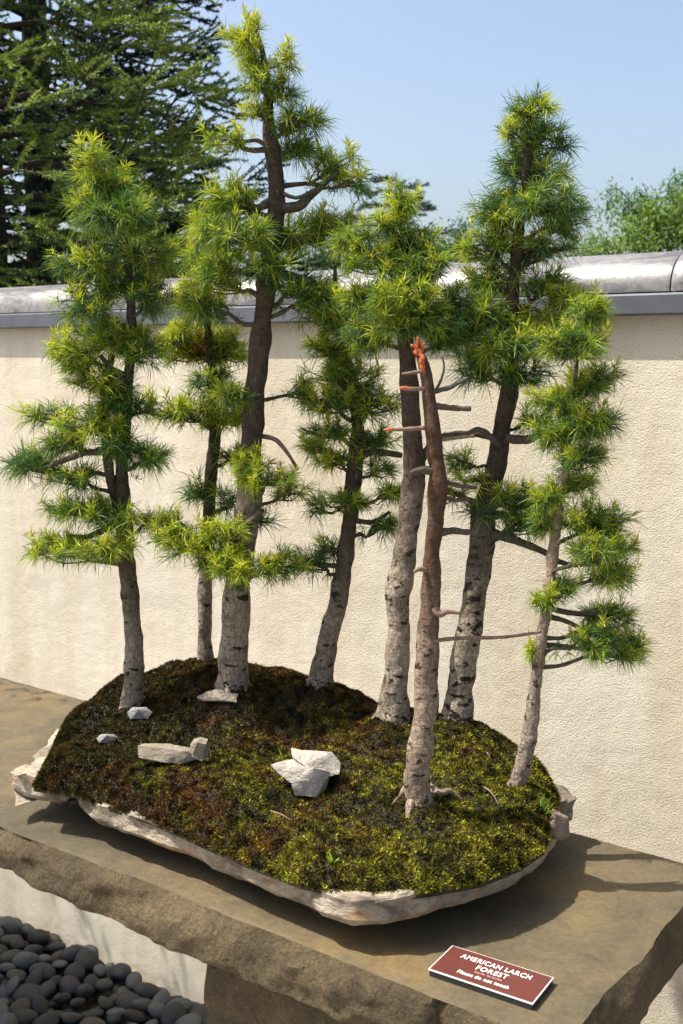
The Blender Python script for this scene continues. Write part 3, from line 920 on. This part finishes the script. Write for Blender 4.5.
larch('thin pale larch at the right end of the tray with foliage on its right side',
      [(514, 790, 8.5), (523, 762, 8.8), (531, 722, 8), (536, 680, 7), (541, 640, 7), (547, 600, 6), (553, 550, 6), (560, 500, 5), (566, 460, 4.5), (570, 420, 4), (575, 370, 3), (581, 325, 1.2)],
      [(590, 312, 26, 18, .5), (572, 345, 38, 20, .4), (592, 380, 30, 20, .4), (562, 402, 32, 18, .55), (588, 420, 28, 22, .3), (560, 432, 28, 22, .4), (582, 456, 28, 14, .3), (548, 498, 22, 12, .6), (592, 522, 36, 22, .4), (602, 550, 36, 22, .5), (612, 575, 24, 18, .6), (544, 598, 13, 14, .4), (566, 590, 20, 12, .1),
       (608, 618, 30, 16, .3), (622, 648, 27, 20, .5), (598, 640, 28, 18, .4), (536, 648, 12, 11, .7), (545, 520, 14, 14, .4), (576, 480, 24, 14, .3)],
      (-.955, 1.90), mat_bark('larch_bark_pale', (.37, .30, .24), (.23, .175, .135), (.05, .038, .03), (.22, .165, .125), .22), roots=3,
      limbs=[([(546, 606, 0), (565, 612, -4), (590, 614, -6), (606, 612, -8)], (3.4, 2)), ([(546, 616, 0), (568, 622, -6), (590, 634, -10)], (3, 1.8)), ([(542, 645, 0), (560, 646, 2), (590, 650, 4)], (3, 1.6)), ([(553, 560, 0), (575, 565, 0), (598, 562, -3)], (3, 1.6))], density=1.5)

# surface roots of the dead trunk
for pr, r0, r1 in (([(424, 786), (438, 795), (450, 794), (463, 800)], 5, 2), ([(417, 788), (413, 800), (410, 808), (407, 818)], 7.5, 3), ([(412, 785), (404, 792), (398, 798)], 4, 1.5)):
    P = [on_mound(*q) + UPW * .004 for q in pr]; P[-1] = P[-1] - UPW * .006
    mt = MB(); mt.add(*tube(P, np.linspace(r0, r1, len(P)) * s6, 9, 22, .3, r0)); mt.build('root', BARKD, T6, smooth=True)

# ------------------------------------------------------------------ rocks on the moss
def rock(name, label, cat, pts, mat, sub=3, amp=.10, seed=0, loc=None, fac=7.0):
    bm = bmesh.new()
    blocks = pts if isinstance(pts[0], list) else [list(pts)]
    for blk in blocks:
        nv = [bm.verts.new(Vector([float(q) for q in p])) for p in blk]
        bmesh.ops.convex_hull(bm, input=nv)
    pts = [p for blk in blocks for p in blk]
    bmesh.ops.delete(bm, geom=[v for v in bm.verts if not v.link_faces], context='VERTS')
    bmesh.ops.triangulate(bm, faces=bm.faces)
    for _ in range(sub):
        bmesh.ops.subdivide_edges(bm, edges=bm.edges, cuts=1, use_grid_fill=True)
    bm.normal_update()
    c = np.array(pts).mean(0); size = np.ptp(np.array(pts), axis=0).max()
    for v in bm.verts:
        q = v.co / size
        n = noise.fractal(q * fac * .35 + Vector((seed, 0, 0)), 1, 2, 4)
        ct = noise.voronoi(q * fac * .42 + Vector((0, seed, 0)))[0]
        v.co += v.normal * size * (amp * n * .34 - amp * .10 * max(0, .22 - (ct[1] - ct[0])) / .22)
    for v in bm.verts: v.co -= Vector([float(q) for q in c])
    me = bpy.data.meshes.new(name); bm.to_mesh(me); bm.free(); me.materials.append(mat)
    me.polygons.foreach_set('use_smooth', np.ones(len(me.polygons), bool))
    me.set_sharp_from_angle(angle=math.radians(33))
    o = bpy.data.objects.new(name, me); link(o); o.location = Vector([float(q) for q in c])
    return tag(o, label, cat)


def px_rock(name, label, outline, base_px, depth, mat, **kw):
    b = on_mound(*base_px); d = (b - CAM).dot(HEAD); s = d / F_PX
    if isinstance(outline[0], list): pts = [[at_dist(u, v, d + dd * s) for (u, v, dd) in blk] for blk in outline]
    else: pts = [at_dist(u, v, d + dd * s) for (u, v, dd) in outline]
    return rock(name, label, 'rock', pts, mat, **kw)


RW = mat_rock('white_rock', (.47, .44, .385), (.37, .33, .275), (.16, .13, .10))
RC = mat_rock('cream_rock', (.31, .28, .22), (.22, .185, .135), (.16, .12, .085))
RG = mat_rock('grey_rock', (.26, .26, .27), (.19, .185, .18), (.15, .13, .12))
px_rock('white_rock', 'large angular white rock on the moss in the middle of the mound',
        [[(291, 748, 10), (318, 751, 6), (333, 752, 8), (341, 763, 6), (339, 774, -2), (322, 778, -10), (303, 765, -12), (292, 757, -4), (300, 770, 22), (335, 770, 24), (330, 752, 24), (296, 750, 22)],
         [(271, 765, -4), (284, 760, -2), (300, 757, -2), (310, 768, -14), (308, 780, -16), (291, 783, -14), (280, 775, -10), (272, 769, 2), (300, 775, 12), (285, 772, 12)],
         [(292, 774, -10), (314, 768, -16), (330, 772, -8), (322, 786, -14), (316, 797, -16), (295, 795, -14), (292, 784, -14), (325, 795, 8), (300, 795, 8), (310, 765, 8)]],
        (305, 790), 0, RW, seed=3.1, amp=.07, sub=3)
px_rock('cream_rock', 'low cream rock shaped like a resting duck on the moss',
        [[(138, 746, 0), (139, 757, -5), (160, 762, -9), (182, 764, -9), (200, 758, -6), (196, 749, 4), (172, 744, -1), (156, 743, 4), (146, 744, 6), (145, 760, 10), (198, 764, 10), (186, 751, -8)],
         [(190, 745, -3), (194, 739, 0), (201, 737, 2), (208, 739, 2), (211, 747, 0), (208, 757, -5), (202, 762, -9), (192, 757, -8), (197, 742, -9), (206, 744, -9), (193, 742, 8), (206, 742, 8), (208, 757, 8), (192, 758, 8)]],
        (175, 764), 0, RC, seed=1.2, amp=.06, sub=3)
px_rock('grey_rock', 'small smooth blue grey stone beside the base of the leftmost larch',
        [(127, 712, 0), (133, 707, 2), (146, 707, 2), (152, 712, 0), (148, 719, -5), (131, 719, -5), (138, 709, -6), (128, 718, 8), (150, 718, 8)], (139, 718), 0, RG, seed=2.2, amp=.06)
px_rock('grey_rock', 'small pale grey stone half sunk at the left slope of the moss',
        [(96, 738, 0), (101, 734, 2), (114, 734, 2), (119, 738, 0), (114, 743, -5), (99, 743, -5), (107, 735, -6), (98, 742, 7), (116, 742, 7)], (107, 742), 0, RG, seed=7.2, amp=.07)
px_rock('cream_rock', 'little jagged cream stone just in front of the thickest trunk',
        [(196, 697, 0), (206, 692, -2), (216, 689, 2), (222, 694, 0), (238, 694, 0), (236, 702, -6), (205, 701, -6), (222, 700, -8), (200, 701, 7), (235, 701, 6)], (218, 702), 0, RC, seed=9.2, amp=.13)
e_ = on_drop(562, 818, .87)
rock('brown_rock', 'small brown stone poking out behind the right end of the tray', 'rock',
     [e_ + np.array(q) * S for q in [(-.03, -.01, -.045), (.006, -.008, -.04), (.010, .02, -.04), (-.03, .03, -.04), (.008, -.002, -.004), (-.012, .0, .004), (.006, .016, -.002), (-.03, .02, .006)]],
     mat_rock('brown_rock', (.22, .17, .13), (.16, .12, .09), (.08, .06, .05)), seed=4)

# ------------------------------------------------------------------ grass sprouts in the moss
def grass(u, v, n, ln, label, lean=0.0):
    b = on_mound(u, v); s = (b - CAM).dot(HEAD) / F_PX
    D = unit(rng.normal(size=(n, 3)) * .38 + np.array([0, 0, 1.0]) + RIGHT * lean)
    C = np.array([.20, .34, .05])[None] * rng.uniform(.6, 1.1, n)[:, None]
    mb = MB(); mb.add(*blades(b + rng.normal(size=(n, 3)) * 1.5 * s - [0, 0, .002], D, rng.uniform(.5, 1, n) * ln * s, 2.0 * s, C, rng.uniform(0, .4, n)))
    o = mb.build('grass_tuft', M_GRASS, None, loc=b)
    tag(o, label, 'grass')
grass(543, 812, 16, 34, 'grass tuft growing at the right end of the mound', .1)
grass(334, 862, 7, 20, 'small bright grass sprout in the front of the moss below the white rock')
grass(282, 758, 6, 16, 'green blades growing behind the left edge of the big white rock', -.3)
grass(556, 838, 6, 14, 'short grass blades at the right rim of the tray')

# fallen twigs
def fallen(u0, v0, u1, v1, label, bow=3):
    a, b_ = on_mound(u0, v0), on_mound(u1, v1); s = (a - CAM).dot(HEAD) / F_PX
    m = (a + b_) / 2 + UPW * bow * s
    mb = MB(); mb.add(*tube([a + UPW * .002, m, b_ + UPW * .002], np.array([1.1, .9, .5]) * s, 6, 10))
    tag(mb.build('fallen_twig', M_TWIGL, None, loc=a, smooth=True), label, 'twig')
fallen(484, 788, 500, 808, 'reddish curved twig on the moss between the dead trunk and the thin larch', 5)
fallen(270, 812, 292, 822, 'pale twig lying on the moss below the white rock')
fallen(392, 806, 403, 795, 'short twig lying left of the dead trunk base')
fallen(485, 752, 492, 764, 'tiny pale twig stuck in the moss behind the thin larch')

# ------------------------------------------------------------------ plaque
c1, c2, c3, c4 = [on_drop(u, v, 1 - .013)[:3] for u, v in [(451, 945.5), (554, 976), (533, 1005), (429.5, 968)]]
ctr = (c1 + c2 + c3 + c4) / 4
xa = unit(((c2 - c1) + (c3 - c4)) / 2); xa[2] = 0; xa = unit(xa)
ya = np.array([-xa[1], xa[0], 0])
Wp = np.linalg.norm((c2 + c3) / 2 - (c1 + c4) / 2); Hp = abs(((c1 + c2) / 2 - (c3 + c4) / 2).dot(ya))
plaque = empty('name_plaque', (ctr[0], ctr[1], SLAB_Z), 'maroon name plaque with white lettering lying on the bench slab', 'sign')
plaque.rotation_euler = (0, 0, math.atan2(xa[1], xa[0]))
def pl_box(name, w_, h_, z0, z1, mat, bev=.0006):
    V, F = boxv(-w_ / 2, w_ / 2, -h_ / 2, h_ / 2, z0, z1)
    o = mesh_np(name, V, F, mat, parent=plaque)
    b = o.modifiers.new('b', 'BEVEL'); b.width = bev; b.segments = 2
    return o
pl_box('backing_block', Wp * .985, Hp * .97, .0005, .0085, mat_plain('black_block', (.02, .02, .022), .5))
pl_box('white_edge', Wp, Hp, .0086, .0106, mat_plain('plaque_white', (.62, .60, .58), .5, 0, 200, .1))
pl_box('face', Wp - .0032, Hp - .0032, .0092, .0110, mat_plain('plaque_maroon', (.085, .022, .017), .45, 0, 60, .12), .0003)
mw = mat_plain('lettering_white', (.80, .78, .76), .5)
mg_ = mat_plain('lettering_faint', (.42, .22, .20), .5)
def text(s_, size, y, mat, bold=0.0, x=0.0, width=None, shear=0):
    cu = bpy.data.curves.new('t', 'FONT'); cu.body = s_; cu.size = size; cu.align_x = 'CENTER'; cu.align_y = 'CENTER'
    cu.offset = bold; cu.extrude = .0002; cu.shear = shear; cu.space_character = 1.12; cu.resolution_u = 4
    to = bpy.data.objects.new('t', cu); link(to)
    dg = bpy.context.evaluated_depsgraph_get(); dg.update()
    me = bpy.data.meshes.new_from_object(to.evaluated_get(dg))
    bpy.data.objects.remove(to)
    co_ = np.empty(len(me.vertices) * 3); me.vertices.foreach_get('co', co_); co_ = co_.reshape(-1, 3)
    if width:
        co_[:, 0] *= width / np.ptp(co_[:, 0])
    co_[:, 0] += x; co_[:, 1] += y; co_[:, 2] += .0113
    me.vertices.foreach_set('co', co_.ravel()); me.materials.clear(); me.materials.append(mat)
    o = bpy.data.objects.new('lettering', me); link(o, plaque)
    return o
text('AMERICAN LARCH', .0150, Hp * .24, mw, .00012, 0, Wp * .68)
text('FOREST', .0150, Hp * .02, mw, .00012, .001, Wp * .30)
text('Larix laricina', .0068, -Hp * .125, mg_, .0001, 0, Wp * .26, .3)
text('Please do not touch', .0105, -Hp * .28, mw, .00018, -.002, Wp * .49)

# ------------------------------------------------------------------ river pebbles
def pebble_mesh(i):
    bm = bmesh.new(); bmesh.ops.create_icosphere(bm, subdivisions=4, radius=1)
    a, b_, c_ = 1.0, rng.uniform(.62, .85), rng.uniform(.40, .62)
    for v in bm.verts:
        n = noise.noise(v.co * .9 + Vector((i * 3.3, 0, 0))); v.co *= 1 + .16 * n
        v.co = Vector((v.co.x * a, v.co.y * b_, v.co.z * c_))
    me = bpy.data.meshes.new('river_pebble'); bm.to_mesh(me); bm.free()
    me.polygons.foreach_set('use_smooth', np.ones(len(me.polygons), bool)); return me
pmats = []
for nm, c_ in (('dark grey', (.020, .023, .027)), ('mid grey', (.070, .076, .079)), ('brownish grey', (.045, .042, .035)), ('charcoal', (.012, .014, .016))):
    pmats.append((nm, mat_plain('pebble_' + nm.replace(' ', '_'), c_, .62, 0, 9, .22, .002)))
pm = []
for i in range(10):
    base_me = pebble_mesh(i)
    for nm, mt_ in pmats:
        m2 = base_me.copy(); m2.materials.append(mt_); pm.append((nm, m2))
PX0, PX1 = on_drop(-40, 950, 2.15)[0], on_drop(225, 1015, 2.1)[0]
sp = .066
count = 0
for layer in range(2):
    y = WALL_Y - .03 - .045 * layer
    row = 0
    while y > 1.90 * S:
        x = PX0 + (row % 2) * sp * .5
        while x < PX1:
            if count < 300:
                sz = rng.uniform(.024, .048)
                px_y = min(y + rng.normal() * .008, WALL_Y - sz * .95)
                nm, me = pm[rng.choice(len(pm), p=np.tile([.42, .24, .14, .20], 10) / 10)]
                o = bpy.data.objects.new('river_pebble', me)
                o.location = (x + rng.normal() * .010, px_y, GZ + .006 + layer * .034 + rng.uniform(0, .012))
                o.rotation_euler = (rng.normal() * .35, rng.normal() * .35, rng.uniform(0, 6.28))
                o.scale = (sz, sz, sz * rng.uniform(.85, 1.15))
                link(o); tag(o, 'smooth rounded %s river pebble in the bed at the foot of the wall' % nm, 'pebble', 'river pebbles below the bench, ' + nm)
                count += 1
            x += sp
        y -= sp * .84; row += 1
print('pebbles', count)

# ------------------------------------------------------------------ background conifers
def twigs_to_blades(mb, A, B, colA, per=46, nl=.017, wd=.0030, fw=.75):
    """A, B (n,3) twig ends; needles bristle around and forward of each twig"""
    n = len(A)
    t = rng.random((n, per))
    O = A[:, None, :] + (B - A)[:, None, :] * t[..., None]
    ax = unit(B - A)[:, None, :]
    D = unit(ax * fw + rng.normal(size=(n, per, 3)) * .75)
    C = colA[:, None, :] * rng.uniform(.7, 1.25, (n, per))[..., None]
    L = nl * rng.uniform(.7, 1.15, n * per)
    mb.add(*blades(O.reshape(-1, 3), D.reshape(-1, 3), L, wd, C.reshape(-1, 3), 0.02, simple=True))


def conifer(label, u, dist, z_top, z_lo, reach, nb, colour, tipcol, per=40, nl=.02, name='spruce_tree', wd=.0032, up=.1, tip_frac=.25, step=.085, sect=None, s2=.55, rexp=.8, tgap=.07, tl=(.055, .05), fat=False):
    b = at_dist(u, 353, dist); base = np.array([b[0], b[1], GZ])
    T = empty(name, base, label, 'tree')
    mb = MB(); mb.add(*tube([base, base + [.02, 0, z_top * .5], base + [0, .02, z_top - GZ]], [.028 * z_top * .6, .018 * z_top * .6, .006], 12, 30, .1)); mb.build('trunk', M_TRUNKB, T, smooth=True)
    wood = MB(); A = []; B = []; CO = []
    ga = 2.399
    for i in range(nb):
        f = (i + .5) / nb
        z = z_lo + (z_top - z_lo) * f
        az = i * ga + rng.uniform(-.3, .3)
        R_ = reach * ((z_top - z) / (z_top - z_lo)) ** rexp * rng.uniform(.75, 1.1) + .10
        dv = np.array([math.cos(az), math.sin(az), 0])
        if sect is not None and dv.dot(sect) < -.45: continue
        if abs((base + dv * R_ * .6 - CAM)[:2].dot(RIGHT[:2])) > 99: continue
        p0 = base + [0, 0, z - GZ]
        pts = np.array([p0, p0 + dv * R_ * .35 + [0, 0, R_ * (.02)], p0 + dv * R_ * .7 + [0, 0, -R_ * .06], p0 + dv * R_ + [0, 0, R_ * up]])
        path = catmull(pts, 20)
        wood.add(*tube(path, np.linspace(.012 * R_ + .004, .002, 20), 5, None))
        perp = np.array([-dv[1], dv[0], 0])
        nsec = max(3, int(R_ / step))
        for k in range(nsec):
            fr_ = .18 + .82 * (k + .5) / nsec
            q = path[min(19, int(fr_ * 19))]
            for sd_ in (-1, 1):
                ln = (R_ * .42 * (1 - fr_) + .11) * rng.uniform(.7, 1.2)
                d2 = unit(dv * .75 + perp * sd_ * .85 + np.array([0, 0, rng.normal() * .18 - .05]))
                e2 = q + d2 * ln + [0, 0, -.08 * ln]
                wood.add(*tube([q, (q + e2) / 2, e2], [.003, .0025, .0015], 4, None, cap=False))
                nter = max(1, int(ln / tgap))
                for m in range(nter + 1):
                    g_ = (m + .6) / (nter + 1)
                    s_ = q + (e2 - q) * g_
                    for sgn in (-1, 1):
                        d3 = unit(d2 * .8 + (dv * .6 - perp * sd_ * .6 if sgn > 0 else perp * sd_ * .7 - dv * .2) * s2 * 1.3 + np.array([0, 0, rng.normal() * .25 + .12]))
                        l3 = (tl[0] + tl[1] * (1 - g_)) * rng.uniform(.7, 1.25)
                        tip = rng.random() < tip_frac * (.4 + fr_)
                        A.append(s_); B.append(s_ + d3 * l3); CO.append((tipcol if tip else colour) * rng.uniform(.75, 1.2))
                A.append(e2 - d2 * .05); B.append(e2 + d2 * .04); CO.append(tipcol if rng.random() < .5 else colour)
        A.append(path[-3]); B.append(path[-1] + unit(path[-1] - path[-3]) * .05); CO.append(tipcol)
    # leading shoot
    A.append(base + [0, 0, z_top - .15]); B.append(base + [0, 0, z_top + .1]); CO.append(tipcol)
    A, B, CO = np.array(A), np.array(B), np.array(CO)
    # only keep the growth that can be seen from around the bench
    vis = ((A + B) / 2)
    q = vis - CAM; fwd = q.dot(HEAD); lat = q.dot(RIGHT) / fwd * F_PX + 341.5; ht = 353 - q[:, 2] / fwd * F_PX
    keep = (lat > -160) & (lat < 840) & (ht > -130) & (ht < 380)
    A, B, CO = A[keep], B[keep], CO[keep]
    wood.build('branches', M_TRUNKB, T)
    fol = MB(); twigs_to_blades(fol, A, B, CO, per, nl, wd, 1.15 if fat else .75)
    fol.build('foliage', M_SPRUCE, T)
    print(label, 'twigs', len(A))
    return T


DARKS = np.array([.018, .040, .028]); SPG = np.array([.045, .10, .035]); SPT = np.array([.10, .19, .045])
tocam = -HEAD
conifer('mid green spruce with light fingered shoots close behind the wall at far left', -2, 5.2, 4.65, 1.78, 1.25, 130, np.array([.105, .17, .045]), np.array([.23, .31, .06]), per=190, nl=.021, sect=tocam, tip_frac=.6, up=.32, wd=.0056, rexp=.6, step=.21, tgap=.19, tl=(.17, .13), fat=True)
conifer('tall dark spruce filling the upper left behind the green one', 44, 6.9, 7.2, 1.4, 1.62, 250, DARKS * 1.2, np.array([.035, .08, .04]), per=80, nl=.027, sect=tocam, tip_frac=.3, up=.16, wd=.0085, step=.17, rexp=.7, tgap=.16, tl=(.12, .10), fat=True)
conifer('small dark pointed conifer showing between the tall larch and centre larch', 394, 11.5, 3.55, 1.6, 1.25, 60, np.array([.03, .055, .05]), np.array([.04, .08, .05]), per=26, nl=.035, sect=tocam, tip_frac=.3, up=.05, wd=.009, step=.16, name='conifer_tree', tgap=.12)

# ------------------------------------------------------------------ background broadleaf trees
def leafy(label, u, dist, clumps, colr, arches=(), leaf=.03, dens=1.0, name='broadleaf_tree'):
    b = at_dist(u, 353, dist); base = np.array([b[0], b[1], GZ])
    T = empty(name, base, label, 'tree')
    mb = MB(); zc = at_dist(u, 260, dist)[2]
    mb.add(*tube([base, base + [.05, .02, zc * .5], base + [0, 0, zc]], [.09, .07, .03], 10, 20, .1)); mb.build('trunk', M_TRUNKB, T, smooth=True)
    fol = MB(); wood = MB()
    sp_ = dist / F_PX
    for (cu, cv, ru, rv) in clumps:
        c = at_dist(cu, cv, dist + rng.uniform(-.5, .5))
        st = base + [0, 0, zc * .8]
        wood.add(*tube([st, (st + c) / 2 + [0, 0, -.05], c], [.03, .02, .008], 6, 8))
        n_c = int(ru * rv / 20 * dens) + 4
        for q in range(n_c):
            w_ = unit(rng.normal(size=3)) * rng.random() ** .4
            p = c + RIGHT * w_[0] * ru * sp_ + HEAD * w_[1] * ru * sp_ + UPW * w_[2] * rv * sp_
            m = 34
            O = p + rng.normal(size=(m, 3)) * .055
            shade = rng.uniform(.6, 1.3)
            C = colr[None] * shade * rng.uniform(.7, 1.3, m)[:, None]
            fol.add(*blades(O, rng.normal(size=(m, 3)) + [0, 0, -.2], leaf * rng.uniform(.7, 1.3, m), leaf * .45, C, .1))
    for arc in arches:
        P = catmull(np.array([at_dist(a[0], a[1], dist) for a in arc]), 26)
        wood.add(*tube(P, np.linspace(.007, .002, 26), 5, None))
        for i in range(4, 26):
            m = 22
            O = P[i] + rng.normal(size=(m, 3)) * .045 + np.array([0, 0, -1.0]) * (rng.random(m) ** 1.2)[:, None] * .16
            C = colr[None] * rng.uniform(.7, 1.25, m)[:, None] * np.array([.8, 1.0, 1.3])
            fol.add(*blades(O, rng.normal(size=(m, 3)) * .5 + [0, 0, -.8], leaf * 1.1, leaf * .35, C, .1))
    wood.build('branches', M_TRUNKB, T, smooth=True)
    fol.build('foliage', M_LEAF, T)
    return T

YG = np.array([.13, .22, .035]); GG = np.array([.07, .14, .04])
leafy('feathery light green tree with arching sprays above the coping at right', 668, 8.5,
      [(668, 232, 26, 22), (636, 240, 26, 16), (605, 246, 24, 12), (690, 215, 24, 28), (716, 215, 40, 35), (585, 256, 18, 10), (650, 262, 60, 14), (655, 215, 14, 12), (720, 262, 50, 20)], YG,
      arches=[[(640, 250), (628, 205), (640, 190), (652, 206)], [(650, 250), (634, 208), (616, 188), (608, 198)], [(680, 240), (668, 190), (678, 174), (692, 180)], [(672, 240), (655, 205), (648, 200), (636, 215)], [(690, 230), (700, 160), (715, 150), (730, 165)]])
leafy('low green shrubbery top above the coping between the centre larch and the dense larch', 452, 8.0,
      [(446, 262, 22, 14), (432, 246, 10, 10), (470, 268, 26, 10), (420, 262, 16, 14), (500, 272, 30, 8), (548, 268, 20, 10)], GG, arches=[[(452, 270), (458, 240), (462, 226), (468, 222)]], name='shrub')
leafy('dull green shrub behind the coping left of the centre larch', 345, 8.6,
      [(340, 262, 26, 16), (368, 250, 20, 22), (312, 268, 24, 10)], GG * .7, name='shrub')

# ------------------------------------------------------------------ neighbouring display tree beyond the left edge (casts the dappled shade)
nb = np.array([-3.70 * S, 1.74 * S, SLAB_Z])
T = empty('pine_bonsai', nb, 'potted pine bonsai standing on the bench beyond the left end of the tray', 'bonsai tree')
Vp, Fp = tube([nb + [0, 0, .001], nb + [0, 0, .02], nb + [0, 0, .06], nb + [0, 0, .068]], [.10, .115, .13, .138], 28)
mb = MB(); mb.add(Vp, Fp); mb.build('pot', mat_plain('brown_pot', (.12, .06, .04), .5, 0, 30, .2), T, smooth=True)
tp_ = [nb + [0, 0, .05], nb + [-.03, .02, .3], nb + [.02, .04, .5], nb + [.0, .06, .72]]
mb = MB(); mb.add(*tube(tp_, [.035, .028, .018, .008], 12, 40, .2)); mb.build('trunk', BARK2, T, smooth=True)
fol = MB(); s_ = 2.0 / F_PX
for (dx, dy, dz, rx, rz) in [(.10, .08, .30, .10, .04), (-.10, .02, .36, .12, .05), (.04, .12, .46, .12, .05), (-.12, .1, .56, .12, .05), (.60, .04, .74, .10, .035), (.44, .02, .70, .10, .04), (.25, .05, .68, .10, .04)]:
    c = nb + [dx, dy, dz]
    br_ = MB(); br_.add(*tube([nb + [0, .06, dz - .05], (nb + [0, .06, dz - .05] + c) / 2, c], [.009, .007, .004], 6, 8)); br_.build('branch', M_TWIG, T)
    for q in range(int(rx * 190)):
        w_ = unit(rng.normal(size=3)) * rng.random() ** .4
        tuft(fol, c + w_ * np.array([rx, rx, rz]), unit(w_ + [0, 0, .4]), .2, s_)
fol.build('foliage', M_NEEDLE, T)
